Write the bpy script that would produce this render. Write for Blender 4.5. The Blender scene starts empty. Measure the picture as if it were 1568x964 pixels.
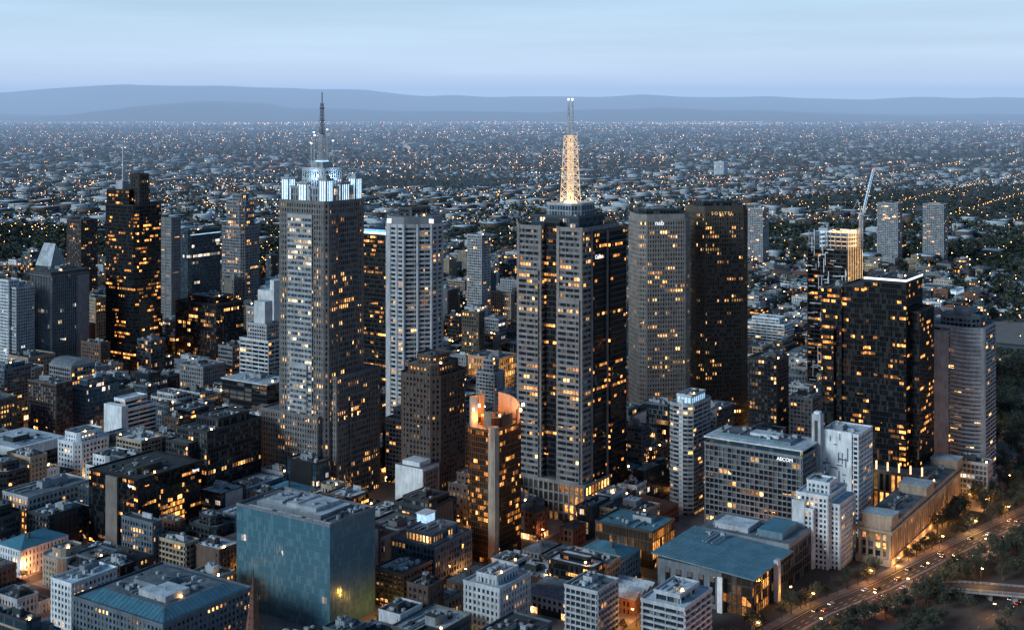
import bpy, math, random
import numpy as np
from mathutils import Vector, Matrix
random.seed(7); rs=np.random.RandomState(11)
sc=bpy.context.scene
A=math.radians(56.5); UX,UY=math.cos(A),math.sin(A)
sc.view_settings.view_transform='Standard'; sc.view_settings.look='None'; sc.view_settings.exposure=0

# ---------------------------------------------------------------- materials
def nodes(name):
    m=bpy.data.materials.new(name); m.use_nodes=True
    nt=m.node_tree; nt.nodes.clear()
    out=nt.nodes.new('ShaderNodeOutputMaterial'); b=nt.nodes.new('ShaderNodeBsdfPrincipled')
    nt.links.new(b.outputs[0],out.inputs[0]); return m,nt,b
def N(nt,t,**k):
    n=nt.nodes.new(t)
    for a,v in k.items(): setattr(n,a,v)
    return n
def inp(nt,sock,v):
    if isinstance(v,bpy.types.NodeSocket): nt.links.new(v,sock)
    else: sock.default_value=v
def math_(nt,op,a,b=0.0,c=None):
    n=N(nt,'ShaderNodeMath',operation=op); inp(nt,n.inputs[0],a); inp(nt,n.inputs[1],b)
    if c is not None: inp(nt,n.inputs[2],c)
    return n.outputs[0]
def mixc(nt,f,a,b,bt='MIX'):
    n=N(nt,'ShaderNodeMix',data_type='RGBA',blend_type=bt); inp(nt,n.inputs[0],f); inp(nt,n.inputs[6],a); inp(nt,n.inputs[7],b)
    return n.outputs[2]
def c4(c,k=1): return (c[0]*k,c[1]*k,c[2]*k,1)
def wall(name,col,rough=.85,var=.35,metal=0,scale=.12):
    m,nt,b=nodes(name)
    tc=N(nt,'ShaderNodeTexCoord'); mp=N(nt,'ShaderNodeMapping'); mp.inputs['Scale'].default_value=(1,1,.18)
    nt.links.new(tc.outputs['Object'],mp.inputs[0])
    n1=N(nt,'ShaderNodeTexNoise'); n1.inputs['Scale'].default_value=scale*5; n1.inputs['Detail'].default_value=5
    nt.links.new(mp.outputs[0],n1.inputs['Vector'])
    n2=N(nt,'ShaderNodeTexNoise'); n2.inputs['Scale'].default_value=scale; n2.inputs['Detail'].default_value=3
    nt.links.new(tc.outputs['Object'],n2.inputs['Vector'])
    g=math_(nt,'ADD',n1.outputs['Fac'],n2.outputs['Fac'])
    mr=N(nt,'ShaderNodeMapRange'); inp(nt,mr.inputs[0],g); mr.inputs[1].default_value=.7; mr.inputs[2].default_value=1.3
    mr.inputs[3].default_value=1-var; mr.inputs[4].default_value=1+var*.6
    oi=N(nt,'ShaderNodeObjectInfo'); r=math_(nt,'MULTIPLY_ADD',oi.outputs['Random'],.5,.72)
    k=math_(nt,'MULTIPLY',mr.outputs[0],r)
    vm=N(nt,'ShaderNodeVectorMath',operation='SCALE'); vm.inputs[0].default_value=col; inp(nt,vm.inputs['Scale'],k)
    nt.links.new(vm.outputs[0],b.inputs['Base Color']); b.inputs['Roughness'].default_value=rough; b.inputs['Metallic'].default_value=metal
    return m
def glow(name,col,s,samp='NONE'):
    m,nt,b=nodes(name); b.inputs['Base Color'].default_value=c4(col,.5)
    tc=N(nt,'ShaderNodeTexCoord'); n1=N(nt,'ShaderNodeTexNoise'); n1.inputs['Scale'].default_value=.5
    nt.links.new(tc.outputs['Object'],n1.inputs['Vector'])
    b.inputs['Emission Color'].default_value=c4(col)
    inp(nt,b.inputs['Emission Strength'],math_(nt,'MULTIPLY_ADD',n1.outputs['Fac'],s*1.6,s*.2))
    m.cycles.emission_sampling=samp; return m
def glass(name,base,metal,rough,p1,p2,cA,cB,s,blind=.25,tilt=.03,mull=.06,vlo=.0,vhi=1.0,row=.03,bcol=(.4,.42,.42)):
    m,nt,b=nodes(name)
    uv=N(nt,'ShaderNodeUVMap'); uv.uv_map='UVMap'; sp=N(nt,'ShaderNodeSeparateXYZ'); nt.links.new(uv.outputs[0],sp.inputs[0])
    U,V=sp.outputs[0],sp.outputs[1]; fu=math_(nt,'FLOOR',U); fv=math_(nt,'FLOOR',V)
    def wn(a,b_,c):
        cb=N(nt,'ShaderNodeCombineXYZ'); inp(nt,cb.inputs[0],a); inp(nt,cb.inputs[1],b_); cb.inputs[2].default_value=c
        w=N(nt,'ShaderNodeTexWhiteNoise',noise_dimensions='3D'); nt.links.new(cb.outputs[0],w.inputs['Vector']); return w
    w=wn(fu,fv,0); wc=N(nt,'ShaderNodeSeparateXYZ'); nt.links.new(w.outputs['Color'],wc.inputs[0]); r2,r3,r4=wc.outputs; rc=w.outputs['Value']
    pr=wn(math_(nt,'FLOOR',math_(nt,'MULTIPLY',math_(nt,'ADD',fu,fv),.5)),fv,3).outputs['Value']
    g=wn(math_(nt,'FLOOR',math_(nt,'DIVIDE',math_(nt,'ADD',fu,math_(nt,'MULTIPLY',fv,1.7)),6.0)),fv,7)
    rw=wn(0,fv,11).outputs['Value']
    zs=N(nt,'ShaderNodeVectorMath',operation='MULTIPLY'); nt.links.new(uv.outputs[0],zs.inputs[0]); zs.inputs[1].default_value=(.06,.11,1)
    zn=N(nt,'ShaderNodeTexNoise'); zn.inputs['Scale'].default_value=1; zn.inputs['Detail'].default_value=2; nt.links.new(zs.outputs[0],zn.inputs['Vector'])
    Z=math_(nt,'MINIMUM',math_(nt,'MAXIMUM',math_(nt,'MULTIPLY_ADD',zn.outputs['Fac'],7.0,-2.6),.12),2.2)
    l1=math_(nt,'LESS_THAN',pr,math_(nt,'MULTIPLY',Z,p1))
    l2=math_(nt,'MULTIPLY',math_(nt,'LESS_THAN',g.outputs['Value'],math_(nt,'MULTIPLY',Z,p2)),math_(nt,'LESS_THAN',rc,.85))
    l3=math_(nt,'MULTIPLY',math_(nt,'LESS_THAN',rw,row),math_(nt,'LESS_THAN',pr,.7))
    lit=math_(nt,'MAXIMUM',math_(nt,'MAXIMUM',l1,l2),l3)
    fr=math_(nt,'ABSOLUTE',math_(nt,'SUBTRACT',math_(nt,'FRACT',U),.5)); msk=math_(nt,'LESS_THAN',fr,.5-mull)
    FV=math_(nt,'FRACT',V); vm=math_(nt,'MULTIPLY',math_(nt,'GREATER_THAN',FV,vlo),math_(nt,'LESS_THAN',FV,vhi))
    nz=N(nt,'ShaderNodeTexNoise'); nz.inputs['Scale'].default_value=3.1; nz.inputs['Detail'].default_value=3; nt.links.new(uv.outputs[0],nz.inputs['Vector'])
    det=math_(nt,'MAXIMUM',math_(nt,'MULTIPLY_ADD',nz.outputs['Fac'],4.0,-1.2),.12)
    br=wn(math_(nt,'FLOOR',math_(nt,'DIVIDE',fu,3.0)),fv,15).outputs['Value']
    e=math_(nt,'MULTIPLY',math_(nt,'MULTIPLY',math_(nt,'MULTIPLY',lit,msk),vm),math_(nt,'MULTIPLY',det,math_(nt,'MULTIPLY_ADD',math_(nt,'POWER',math_(nt,'MULTIPLY_ADD',r3,.4,math_(nt,'MULTIPLY',br,.6)),3.0),s*2.8,s*.08)))
    inp(nt,b.inputs['Emission Strength'],e)
    inp(nt,b.inputs['Emission Color'],mixc(nt,r2,c4(cA),c4(cB)))
    bl=math_(nt,'MULTIPLY',math_(nt,'GREATER_THAN',r4,.72),blind)
    bc=mixc(nt,bl,c4(base),c4(bcol))
    bc=mixc(nt,math_(nt,'SUBTRACT',1.0,msk),bc,c4(base,.5))
    inp(nt,b.inputs['Base Color'],bc); b.inputs['Metallic'].default_value=metal; b.inputs['Roughness'].default_value=rough
    gm=N(nt,'ShaderNodeNewGeometry'); v1=N(nt,'ShaderNodeVectorMath',operation='SUBTRACT'); nt.links.new(w.outputs['Color'],v1.inputs[0]); v1.inputs[1].default_value=(.5,.5,.5)
    v2=N(nt,'ShaderNodeVectorMath',operation='SCALE'); nt.links.new(v1.outputs[0],v2.inputs[0]); v2.inputs['Scale'].default_value=tilt
    v3=N(nt,'ShaderNodeVectorMath',operation='ADD'); nt.links.new(gm.outputs['Normal'],v3.inputs[0]); nt.links.new(v2.outputs[0],v3.inputs[1])
    v4=N(nt,'ShaderNodeVectorMath',operation='NORMALIZE'); nt.links.new(v3.outputs[0],v4.inputs[0]); nt.links.new(v4.outputs[0],b.inputs['Normal'])
    m.cycles.emission_sampling='NONE'; return m
WARM=(1,.36,.07); YEL=(1,.60,.24); COOL=(.75,.9,1); ORG=(1,.30,.05)
MT={}
MT['white']=wall('white_paint',(.58,.65,.70)); MT['lconc']=wall('light_concrete',(.36,.40,.44)); MT['conc']=wall('concrete',(.18,.205,.23))
MT['granite']=wall('grey_granite',(.185,.19,.195)); MT['beige']=wall('beige_precast',(.21,.205,.195)); MT['brown']=wall('brown_granite',(.078,.06,.053))
MT['olive']=wall('olive_precast',(.10,.092,.075)); MT['terra']=wall('terracotta_render',(.19,.09,.06)); MT['sand']=wall('sand_render',(.33,.28,.21)); MT['bgrey']=wall('blue_grey_cladding',(.10,.14,.18))
MT['brick']=wall('dark_brick',(.10,.07,.06)); MT['black']=wall('black_cladding',(.010,.013,.016),.4); MT['dark']=wall('dark_metal',(.030,.040,.048),.5)
MT['copper']=wall('bronze_frame',(.09,.05,.032),.45); MT['cream']=wall('cream_stone',(.36,.31,.25)); MT['teal']=wall('weathered_teal_metal',(.10,.19,.24),.5)
MT['r_grey']=wall('roof_membrane',(.12,.155,.19),.9,.6); MT['r_white']=wall('roof_white_sheet',(.48,.58,.66),.7,.5); MT['r_dark']=wall('roof_bitumen',(.04,.05,.06),.9,.5)
MT['r_blue']=wall('blue_steel_roof',(.055,.19,.27),.55,.3); MT['hvac']=wall('galvanised_plant',(.30,.35,.39),.5,.4); MT['steel']=wall('painted_steel',(.5,.52,.54),.4)
MT['g_dark']=glass('glass_dark',(.008,.014,.021),.0,.08,.05,.05,WARM,YEL,2.3,row=.02)
MT['g_black']=glass('glass_black',(.005,.008,.012),.0,.06,.08,.11,ORG,(1,.46,.13),2.6,.05,vlo=.30,vhi=.80,row=.05)  # glowing cell groups serve as lit floors and as painted orange reflections
MT['g_off']=glass('glass_office',(.012,.02,.03),.0,.1,.08,.09,WARM,YEL,2.5,row=.04)
MT['g_white']=glass('glass_pale_office',(.045,.065,.085),.1,.12,.12,.14,YEL,(1,.85,.6),2.0,.4,row=.12)
MT['g_res']=glass('glass_apartment',(.018,.030,.045),.0,.1,.09,.0,WARM,YEL,2.6,.35,row=.0)
MT['g_teal']=glass('glass_teal_curtain',(.07,.19,.26),.25,.2,.012,.0,WARM,COOL,1.6,.45,.06,.05,row=.0,bcol=(.16,.32,.40))
MT['g_blue']=glass('glass_blue',(.035,.085,.13),.35,.12,.04,.03,YEL,COOL,1.5,.2,row=.01)
MT['g_gold']=glass('glass_gold',(.07,.032,.014),.5,.12,.14,.07,ORG,(1,.46,.13),2.2,.05,vlo=.2,vhi=.85,row=.03)
MT['g_hot']=glass('glass_lobby_and_reflected_glow',(.03,.025,.02),.0,.2,.42,.2,ORG,(1,.52,.15),2.8,.1)
MT['g_warm']=glass('glass_hall_warm',(.03,.025,.02),.0,.15,.4,.3,ORG,(1,.45,.12),1.0,.1)
MT['g_shop']=glass('glass_shopfront',(.03,.03,.03),.0,.2,.40,.2,ORG,(1,.62,.28),4.0,.1)
MT['e_white']=glow('light_white',(.8,.92,1),2.2); MT['e_blue']=glow('light_blue',(.15,.4,1),1.6); MT['e_gold']=glow('light_gold',(1,.60,.28),2.4); MT['e_mast']=glow('emissive_lattice',(1,.70,.42),.8)  # mast beams emit by themselves, standing in for floodlight on the lattice
MT['e_sign']=glow('sign_light',(.9,.95,1),1.1); MT['e_signg']=glow('sign_light_gold',(1,.65,.3),.7)
MT['e_lamp']=glow('lamp_lens',(1,.50,.16),30); MT['e_lampw']=glow('lamp_lens_white',(1,.88,.7),8); MT['e_red']=glow('tail_light',(1,.06,.02),6)
MT['e_soft']=glow('emissive_panel',(.48,.74,1),.9); MT['e_crown']=glow('emissive_crown',(.55,.80,1),1.7); MT['e_flare']=glow('crown_lamp_lens',(1,.55,.18),45)  # panel and crown surfaces emit, in place of floodlight falling on them

# ---------------------------------------------------------------- mesh builder
def rect(x0,y0,x1,y1): return [(x0,y0),(x1,y0),(x1,y1),(x0,y1)]
def cham(x0,y0,x1,y1,c): return [(x0+c,y0),(x1-c,y0),(x1,y0+c),(x1,y1-c),(x1-c,y1),(x0+c,y1),(x0,y1-c),(x0,y0+c)]
def offs(P,d):
    n=len(P); R=[]
    for i in range(n):
        p0,p1,p2=P[i-1],P[i],P[(i+1)%n]
        a=(p1[0]-p0[0],p1[1]-p0[1]); b=(p2[0]-p1[0],p2[1]-p1[1])
        la=math.hypot(*a); lb=math.hypot(*b); na=(a[1]/la,-a[0]/la); nb=(b[1]/lb,-b[0]/lb)
        k=1+na[0]*nb[0]+na[1]*nb[1]; k=max(k,.3)
        R.append((p1[0]+d*(na[0]+nb[0])/k,p1[1]+d*(na[1]+nb[1])/k))
    return R
class MB:
    def __init__(s,name,X=0,Y=0,rot=A,Z=0):
        s.n=name; s.loc=(X,Y,Z); s.rot=rot; s.v=[]; s.f=[]; s.m=[]; s.uv=[]; s.mats=[]; s.uo=(random.randint(0,400),random.randint(0,400))
    def mi(s,k):
        if k not in s.mats: s.mats.append(k)
        return s.mats.index(k)
    def face(s,pts,mat,uvs=None):
        i=len(s.v); s.v+=pts; s.f.append(tuple(range(i,i+len(pts)))); s.m.append(s.mi(mat))
        s.uv+=(uvs if uvs else [(p[0],p[1]) for p in pts])
    def prism(s,P,z0,z1,side,top=None,bay=3.,fh=3.8,zb=0,bot=False):
        n=len(P); ku=s.uo[0]
        for i in range(n):
            p,q=P[i],P[(i+1)%n]; L=math.hypot(q[0]-p[0],q[1]-p[1]); nb=max(1,round(L/bay))
            v0=s.uo[1]+(z0-zb)/fh; v1=s.uo[1]+(z1-zb)/fh
            s.face([(p[0],p[1],z0),(q[0],q[1],z0),(q[0],q[1],z1),(p[0],p[1],z1)],side,[(ku,v0),(ku+nb,v0),(ku+nb,v1),(ku,v1)])
            ku+=nb
        s.face([(p[0],p[1],z1) for p in P],top or side)
        if bot: s.face([(p[0],p[1],z0) for p in reversed(P)],side)
    def box(s,x0,y0,z0,x1,y1,z1,mat,top=None): s.prism(rect(x0,y0,x1,y1),z0,z1,mat,top,bot=True)
    def beam(s,p,q,w,mat):
        p,q=Vector(p),Vector(q); d=(q-p).normalized(); a=d.cross(Vector((0,0,1)))
        if a.length<.01: a=Vector((1,0,0))
        a.normalize(); b=d.cross(a); h=w/2
        c=[a*h+b*h,-a*h+b*h,-a*h-b*h,a*h-b*h]
        for i in range(4):
            j=(i+1)%4; s.face([tuple(p+c[i]),tuple(p+c[j]),tuple(q+c[j]),tuple(q+c[i])],mat)
        s.face([tuple(q+k) for k in c],mat)
    def cyl(s,x,y,r0,r1,z0,z1,mat,n=12,top=None):
        P=[(math.cos(2*math.pi*i/n),math.sin(2*math.pi*i/n)) for i in range(n)]
        for i in range(n):
            p,q=P[i],P[(i+1)%n]
            s.face([(x+p[0]*r0,y+p[1]*r0,z0),(x+q[0]*r0,y+q[1]*r0,z0),(x+q[0]*r1,y+q[1]*r1,z1),(x+p[0]*r1,y+p[1]*r1,z1)],mat)
        if r1>.01: s.face([(x+p[0]*r1,y+p[1]*r1,z1) for p in P],top or mat)
    def hip(s,x0,y0,x1,y1,z,h,mat):
        w,d=x1-x0,y1-y0; k=min(w,d)/2
        if w>d: a,b=(x0+k,(y0+y1)/2,z+h),(x1-k,(y0+y1)/2,z+h)
        else: a,b=((x0+x1)/2,y0+k,z+h),((x0+x1)/2,y1-k,z+h)
        c=[(x0,y0,z),(x1,y0,z),(x1,y1,z),(x0,y1,z)]
        if w>d: s.face([c[0],c[1],b,a],mat); s.face([c[2],c[3],a,b],mat); s.face([c[1],c[2],b],mat); s.face([c[3],c[0],a],mat)
        else: s.face([c[0],c[1],a],mat); s.face([c[2],c[3],b],mat); s.face([c[1],c[2],b,a],mat); s.face([c[3],c[0],a,b],mat)
    def facade(s,P,z0,z1,st,roof=None,parapet=1.1):
        fh,bay,sp,pw,pr,dp,pe,wl,gl=st
        nf=max(1,round((z1-z0)/fh)); fh=(z1-z0)/nf
        s.prism(P,z0,z1-.3,gl,'r_grey',bay,fh,z0)
        S=offs(P,pr)
        if sp>0:
            for i in range(nf):
                zt=z0+(i+1)*fh; s.prism(S,zt-sp,zt,wl,bot=True)
        if pw>0:
            n=len(P)
            for i in range(n):
                p,q=P[i],P[(i+1)%n]; L=math.hypot(q[0]-p[0],q[1]-p[1]); nb=max(1,round(L/bay)); dx,dy=(q[0]-p[0])/L,(q[1]-p[1])/L; ox,oy=dy,-dx
                d=pr+dp
                for k in range(0,nb+1,pe):
                    c=min(max(k*L/nb,pw/2),L-pw/2); a,b=c-pw/2,c+pw/2
                    pt=lambda t,o:(p[0]+dx*t+ox*o,p[1]+dy*t+oy*o)
                    s.prism([pt(a,d),pt(b,d),pt(b,-.3),pt(a,-.3)],z0,z1-.07-.01*i-.003*(k%3),wl)
        if roof is not None: s.parapet(P,z1,pr+.06+max(dp,0),parapet,wl,roof)
        s.top=(P,z1)
    def parapet(s,P,z,pr,h,wl,roof):
        O=offs(P,pr); I=offs(P,pr-.45); n=len(P)
        for i in range(n):
            j=(i+1)%n
            s.face([(*O[i],z-.05),(*O[j],z-.05),(*O[j],z+h),(*O[i],z+h)],wl)
            s.face([(*O[i],z+h),(*O[j],z+h),(*I[j],z+h),(*I[i],z+h)],wl)
            s.face([(*I[j],z+.05),(*I[i],z+.05),(*I[i],z+h),(*I[j],z+h)],wl)
        s.face([(*p,z+.05) for p in offs(P,pr-.44)],roof)
        s.face([(*p,z-.05) for p in reversed(O)],wl)
    def clutter(s,x0,y0,x1,y1,z,n=8,big=True,r=random):
        w,d=x1-x0,y1-y0
        if w<5 or d<5: return
        if big:
            a,b=r.uniform(.25,.5)*w,r.uniform(.25,.5)*d; cx,cy=x0+r.uniform(.3,.7)*w,y0+r.uniform(.3,.7)*d; h=r.uniform(2.5,4.5)
            s.box(cx-a/2,cy-b/2,z,cx+a/2,cy+b/2,z+h,r.choice(['lconc','conc','dark','hvac']),r.choice(['r_grey','r_white','r_dark']))
            for _ in range(3):
                qx,qy=cx+r.uniform(-.35,.35)*a,cy+r.uniform(-.35,.35)*b; s.box(qx-.8,qy-.8,z+h-.02,qx+.8,qy+.8,z+h+r.uniform(.8,1.5),'hvac')
        for _ in range(int(n*1.5)):
            a,b,h=r.uniform(.8,3.2),r.uniform(.8,3.2),r.uniform(.6,2.3); cx,cy=r.uniform(x0+a,x1-a),r.uniform(y0+b,y1-b)
            k=r.random()
            if k<.7: s.box(cx-a/2,cy-b/2,z,cx+a/2,cy+b/2,z+h,r.choice(['hvac','hvac','r_white','dark','lconc','dark']))
            elif k<.85: s.cyl(cx,cy,a*.4,a*.4,z,z+h,'hvac',10)
            else: s.beam((cx,cy,z),(cx,cy,z+h*2.5),.18,'dark')
        for _ in range(3):
            yy=r.uniform(y0,y1); s.box(x0+1,yy,z+.3,x0+w*r.uniform(.4,.9),yy+.6,z+.9,'hvac')
        if r.random()<.35: s.box(x0+w*.3,y0+.4,z+.4,x0+w*.3+.7,y0+1.1,z+1.3,'e_lamp')
    def lattice(s,cx,cy,w0,w1,z0,z1,n,t,mat):
        C=[(-.5,-.5),(.5,-.5),(.5,.5),(-.5,.5)]
        L=[]
        for k in range(n+1):
            f=k/n; w=w0+(w1-w0)*f; L.append([(cx+c[0]*w,cy+c[1]*w,z0+(z1-z0)*f) for c in C])
        for k in range(n):
            for i in range(4):
                j=(i+1)%4; s.beam(L[k][i],L[k+1][i],t*1.3,mat); s.beam(L[k][i],L[k+1][j],t*.8,mat); s.beam(L[k][j],L[k+1][i],t*.8,mat); s.beam(L[k+1][i],L[k+1][j],t*.8,mat)
    def done(s):
        me=bpy.data.meshes.new(s.n); me.from_pydata(s.v,[],s.f)
        for k in s.mats: me.materials.append(MT[k])
        me.polygons.foreach_set('material_index',s.m)
        ul=me.uv_layers.new(name='UVMap'); ul.data.foreach_set('uv',np.array(s.uv,dtype=np.float32).ravel())
        ob=bpy.data.objects.new(s.n,me); ob.location=s.loc; ob.rotation_euler=(0,0,s.rot); sc.collection.objects.link(ob); return ob
FP=[]
def ab(X,Y): return X*UX+Y*UY, -X*UY+Y*UX
def xy(a,b): return a*UX-b*UY, a*UY+b*UX
def hero(name,X,Y,wr,wl,m=3,x0=0,y0=0):
    a,b=ab(X,Y); FP.append((a+x0-m,b+y0-m,a+wr+m,b+wl+m)); return MB(name,X,Y)
def text(parent,s,loc,rotz,size,mat):
    cu=bpy.data.curves.new('sign_lettering','FONT'); cu.body=s; cu.size=size; cu.extrude=.15; cu.align_x='CENTER'; cu.materials.append(MT[mat])
    o=bpy.data.objects.new('sign_lettering',cu); sc.collection.objects.link(o); o.parent=parent; o.location=loc; o.rotation_euler=(math.radians(90),0,rotz); return o
def ST(fh,bay,sp,pw,pr,dp,pe,wl,gl): return (fh,bay,sp,pw,pr,dp,pe,wl,gl)
LEFT=-math.pi/2
def plight(name,loc,col,P,r=.6,parent=None):
    l=bpy.data.lights.new(name,'POINT'); l.color=col; l.energy=P; l.shadow_soft_size=r
    o=bpy.data.objects.new(name,l); sc.collection.objects.link(o); o.location=loc
    if parent: o.parent=parent
    return o
R=lambda k:random.Random(k)

# ---------------------------------------------------------------- HERO TOWERS
m=hero('granite_office_tower',-132,930,52,60)
g=ST(3.9,2.4,1.5,1.15,.35,.12,1,'granite','g_off'); wb=ST(3.9,1.6,1.9,.25,.3,-.12,2,'lconc','g_white'); db=ST(3.9,2.2,1.3,.5,.3,.25,1,'granite','g_off')
m.facade(cham(0,0,43,47.6,2.5),0,214,g,'r_grey'); m.facade(rect(-1.4,13,6,36),0,204,wb,'r_grey'); m.facade(rect(11,-1.4,32,6),0,204,db,'r_grey')
m.facade(rect(-4,5,15,60),0,61,g,'r_grey'); m.facade(rect(-2.6,17,8,33),61,96,wb,'r_grey'); m.facade(rect(5,-5,53,15),0,89,g,'r_grey'); m.facade(rect(18,-7,40,0),0,75,db,'r_grey')
m.facade(cham(4,4,39,43,3),214,224,ST(5,2.4,.8,.8,.3,.1,1,'lconc','g_white'),'r_grey')
for (x,y) in ((2,2),(2,38.5),(34,2),(34,38.5)):
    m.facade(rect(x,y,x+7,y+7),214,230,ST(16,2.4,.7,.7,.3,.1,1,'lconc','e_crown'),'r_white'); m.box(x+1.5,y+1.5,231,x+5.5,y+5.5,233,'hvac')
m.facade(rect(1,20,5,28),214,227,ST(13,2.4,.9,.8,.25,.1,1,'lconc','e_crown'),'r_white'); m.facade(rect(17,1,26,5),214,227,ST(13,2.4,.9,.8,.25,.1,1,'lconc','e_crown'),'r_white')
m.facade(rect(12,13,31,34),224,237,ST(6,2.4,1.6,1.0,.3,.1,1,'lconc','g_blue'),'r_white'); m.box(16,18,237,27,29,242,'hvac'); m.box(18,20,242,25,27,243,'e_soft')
for (x,y) in ((10,10),(10,36),(33,10),(33,36)): m.box(x,y,224,x+1.2,y+1.2,226,'e_white')
m.lattice(21.5,23.5,5,3.2,243,262,6,.3,'steel'); m.lattice(21.5,23.5,2.6,1.6,262,285,9,.22,'dark'); m.beam((21.5,23.5,285),(21.5,23.5,293),.5,'dark')
for dx,dy,h in ((-8,0,262),(8,2,266),(0,8,264),(3,-8,258),(-5,6,256)): m.beam((21.5+dx,23.5+dy,237),(21.5+dx,23.5+dy,h),.35,'steel'); m.box(21+dx,23+dy,h-1,22+dx,24+dy,h,'e_white')
for z in (262,272,281): m.box(20,22,z,23,25,z+.5,'dark')
m.cyl(28,19,3,3.2,246,249,'white',14); m.beam((28,19,237),(28,19,246),.8,'hvac')
o=m.done(); plight('crown_floodlight',(8,22,232),(.6,.8,1),4000,1,o); plight('crown_floodlight',(22,9,232),(.6,.8,1),4000,1,o)
m=hero('office_tower_with_lattice_mast',48,888,58,53)
gr=ST(3.9,2.3,1.75,.45,.35,-.1,3,'granite','g_off'); gk=ST(3.9,1.7,.9,.12,.1,.08,1,'black','g_black')
m.facade(rect(0,0,50,20.5),0,199,gr,'r_dark'); m.facade(rect(0,33,50,53),0,199,gr,'r_dark'); m.facade(rect(3.5,20.5,50,33),0,203,gk,'r_dark')
for y in (0,18.2,33,50.7): m.box(-.75,y+.1,0,1.5,y+2.2,200.4,'granite')
m.facade(rect(12.5,-2.2,58,30),0,196,gk,'r_dark'); m.facade(rect(30,-5,52,10),0,188,gk,'r_dark'); m.box(10.5,-1.2,0,12.4,4,199.5,'granite'); m.box(29,-3.4,0,30,0,196.4,'granite')
m.facade(rect(-4,-4,30,57),0,26,ST(6.5,4,1.2,1.2,.5,.2,1,'granite','g_hot'),'r_grey')
m.facade(rect(-1.8,2,8,19),0,150,gr,'r_grey'); m.facade(rect(-1.8,35,8,51),0,168,gr,'r_grey')
m.facade(rect(8,8,44,46),199,206,ST(3.5,2.2,.7,.3,.2,.1,1,'dark','g_blue'),'r_grey'); m.facade(cham(15,13,43,41,5),206,214,ST(4,2.2,.6,.3,.2,.1,1,'lconc','g_blue'),'r_white')
m.clutter(10,10,42,20,206,10,False,R(3))
m.cyl(29,27,5,4,214,216,'e_gold',16); m.box(24,22,216,25,23,218,'e_gold'); m.box(33,31,216,34,32,218,'e_gold'); m.box(24,31,216,25,32,218,'e_gold')
m.lattice(29,27,10.5,6.5,215,262,8,.24,'e_mast'); m.lattice(29,27,3.2,3.0,215,262,7,.15,'e_mast')
m.lattice(26.4,27,1.3,.9,262,287,10,.13,'steel'); m.lattice(31.6,27,1.3,.9,262,287,10,.13,'steel'); m.cyl(26.4,27,.7,.7,287,288.4,'e_white',8); m.cyl(31.6,27,.7,.7,287,288.4,'e_white',8)
o=m.done(); text(o,'Collins',(18,-2.7,178),0,4,'e_sign')
plight('mast_floodlight',(8+32,922,220),(1,.66,.35),4000,1)
m=hero('octagonal_office_tower',-74,1046,46,46)
P=cham(0,0,46,46,16); m.facade(P,0,186,ST(3.7,2.8,1.7,.35,.5,-.1,3,'lconc','g_off'),'r_grey')
for i in range(8):
    p,q=P[i],P[(i+1)%8]
    for t in (0,.5):
        x,y=p[0]+(q[0]-p[0])*t,p[1]+(q[1]-p[1])*t; m.cyl(x,y,1.3,1.3,0,187,'lconc',8)
m.prism(offs(P,.2),187.2,193,'conc','r_grey'); m.facade(cham(12,12,34,34,5),193,199,ST(3,3,1,.5,.2,.1,1,'dark','g_dark'),'r_dark')
m.clutter(8,8,38,14,193,6,False,R(4)); o=m.done()
for (x,y) in ((-.8,30.5),(14.5,-.8)):
    s_=MB('sign_panel',0,0,0); s_.box(x-.2,y-2.2,187.8,x+.2,y+2.2,191.2,'e_sign'); q=s_.done(); q.parent=o
m=hero('black_office_tower',-106,1150,19,36); m.facade(rect(0,0,19,36),0,168,gk,'r_dark'); m.prism(rect(-.4,-.4,19.4,36.4),169,170.6,'e_white','r_dark'); m.prism(rect(-.2,-.2,19.2,36.2),170.6,173,'e_blue','r_dark'); m.done()
m=hero('brown_stepped_office_building',-53,916,39,35); bs=ST(3.7,3.1,1.6,1.3,.3,.15,1,'brown','g_dark')
m.facade(cham(0,0,39,35,5),0,92,bs,'r_dark'); m.facade(cham(4,4,35,31,4),92,99,bs,'r_grey'); m.facade(cham(9,8,29,26,3),99,105,bs,'r_dark'); m.clutter(6,6,33,12,99,5,False,R(5)); m.clutter(12,11,26,22,105,3,False,R(6)); m.done()
m=hero('bronze_glass_tower',-11,806,34,22); cg=ST(3.6,1.5,.5,.18,.12,.1,1,'copper','g_gold')
m.facade([(3,0),(30,0),(34,5),(34,22),(3,22),(0,17),(0,3)],0,82,cg,'r_grey'); m.box(-1.3,-1.3,0,3.6,3.6,80,'cream'); m.cyl(1.2,1.2,3.2,3.2,0,85,'cream',16)
def arcw(a0,a1,rx,ry,z0,z1,mat,n=12,cx=17,cy=11,t=.6,z1b=None):
    for k in range(n):
        u0,u1=[math.radians(a0+(a1-a0)*q/n) for q in (k,k+1)]
        zz=[z1+((z1b or z1)-z1)*q/n for q in (k,k+1)]
        o0,o1=(cx+rx*math.cos(u0),cy+ry*math.sin(u0)),(cx+rx*math.cos(u1),cy+ry*math.sin(u1)); i0,i1=(cx+(rx-t)*math.cos(u0),cy+(ry-t)*math.sin(u0)),(cx+(rx-t)*math.cos(u1),cy+(ry-t)*math.sin(u1))
        m.face([(*o0,z0),(*o1,z0),(*o1,zz[1]),(*o0,zz[0])],mat); m.face([(*i1,z0),(*i0,z0),(*i0,zz[0]),(*i1,zz[1])],mat); m.face([(*o0,zz[0]),(*o1,zz[1]),(*i1,zz[1]),(*i0,zz[0])],mat); m.face([(*o1,z0),(*o0,z0),(*i0,z0),(*i1,z0)],mat)
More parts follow.
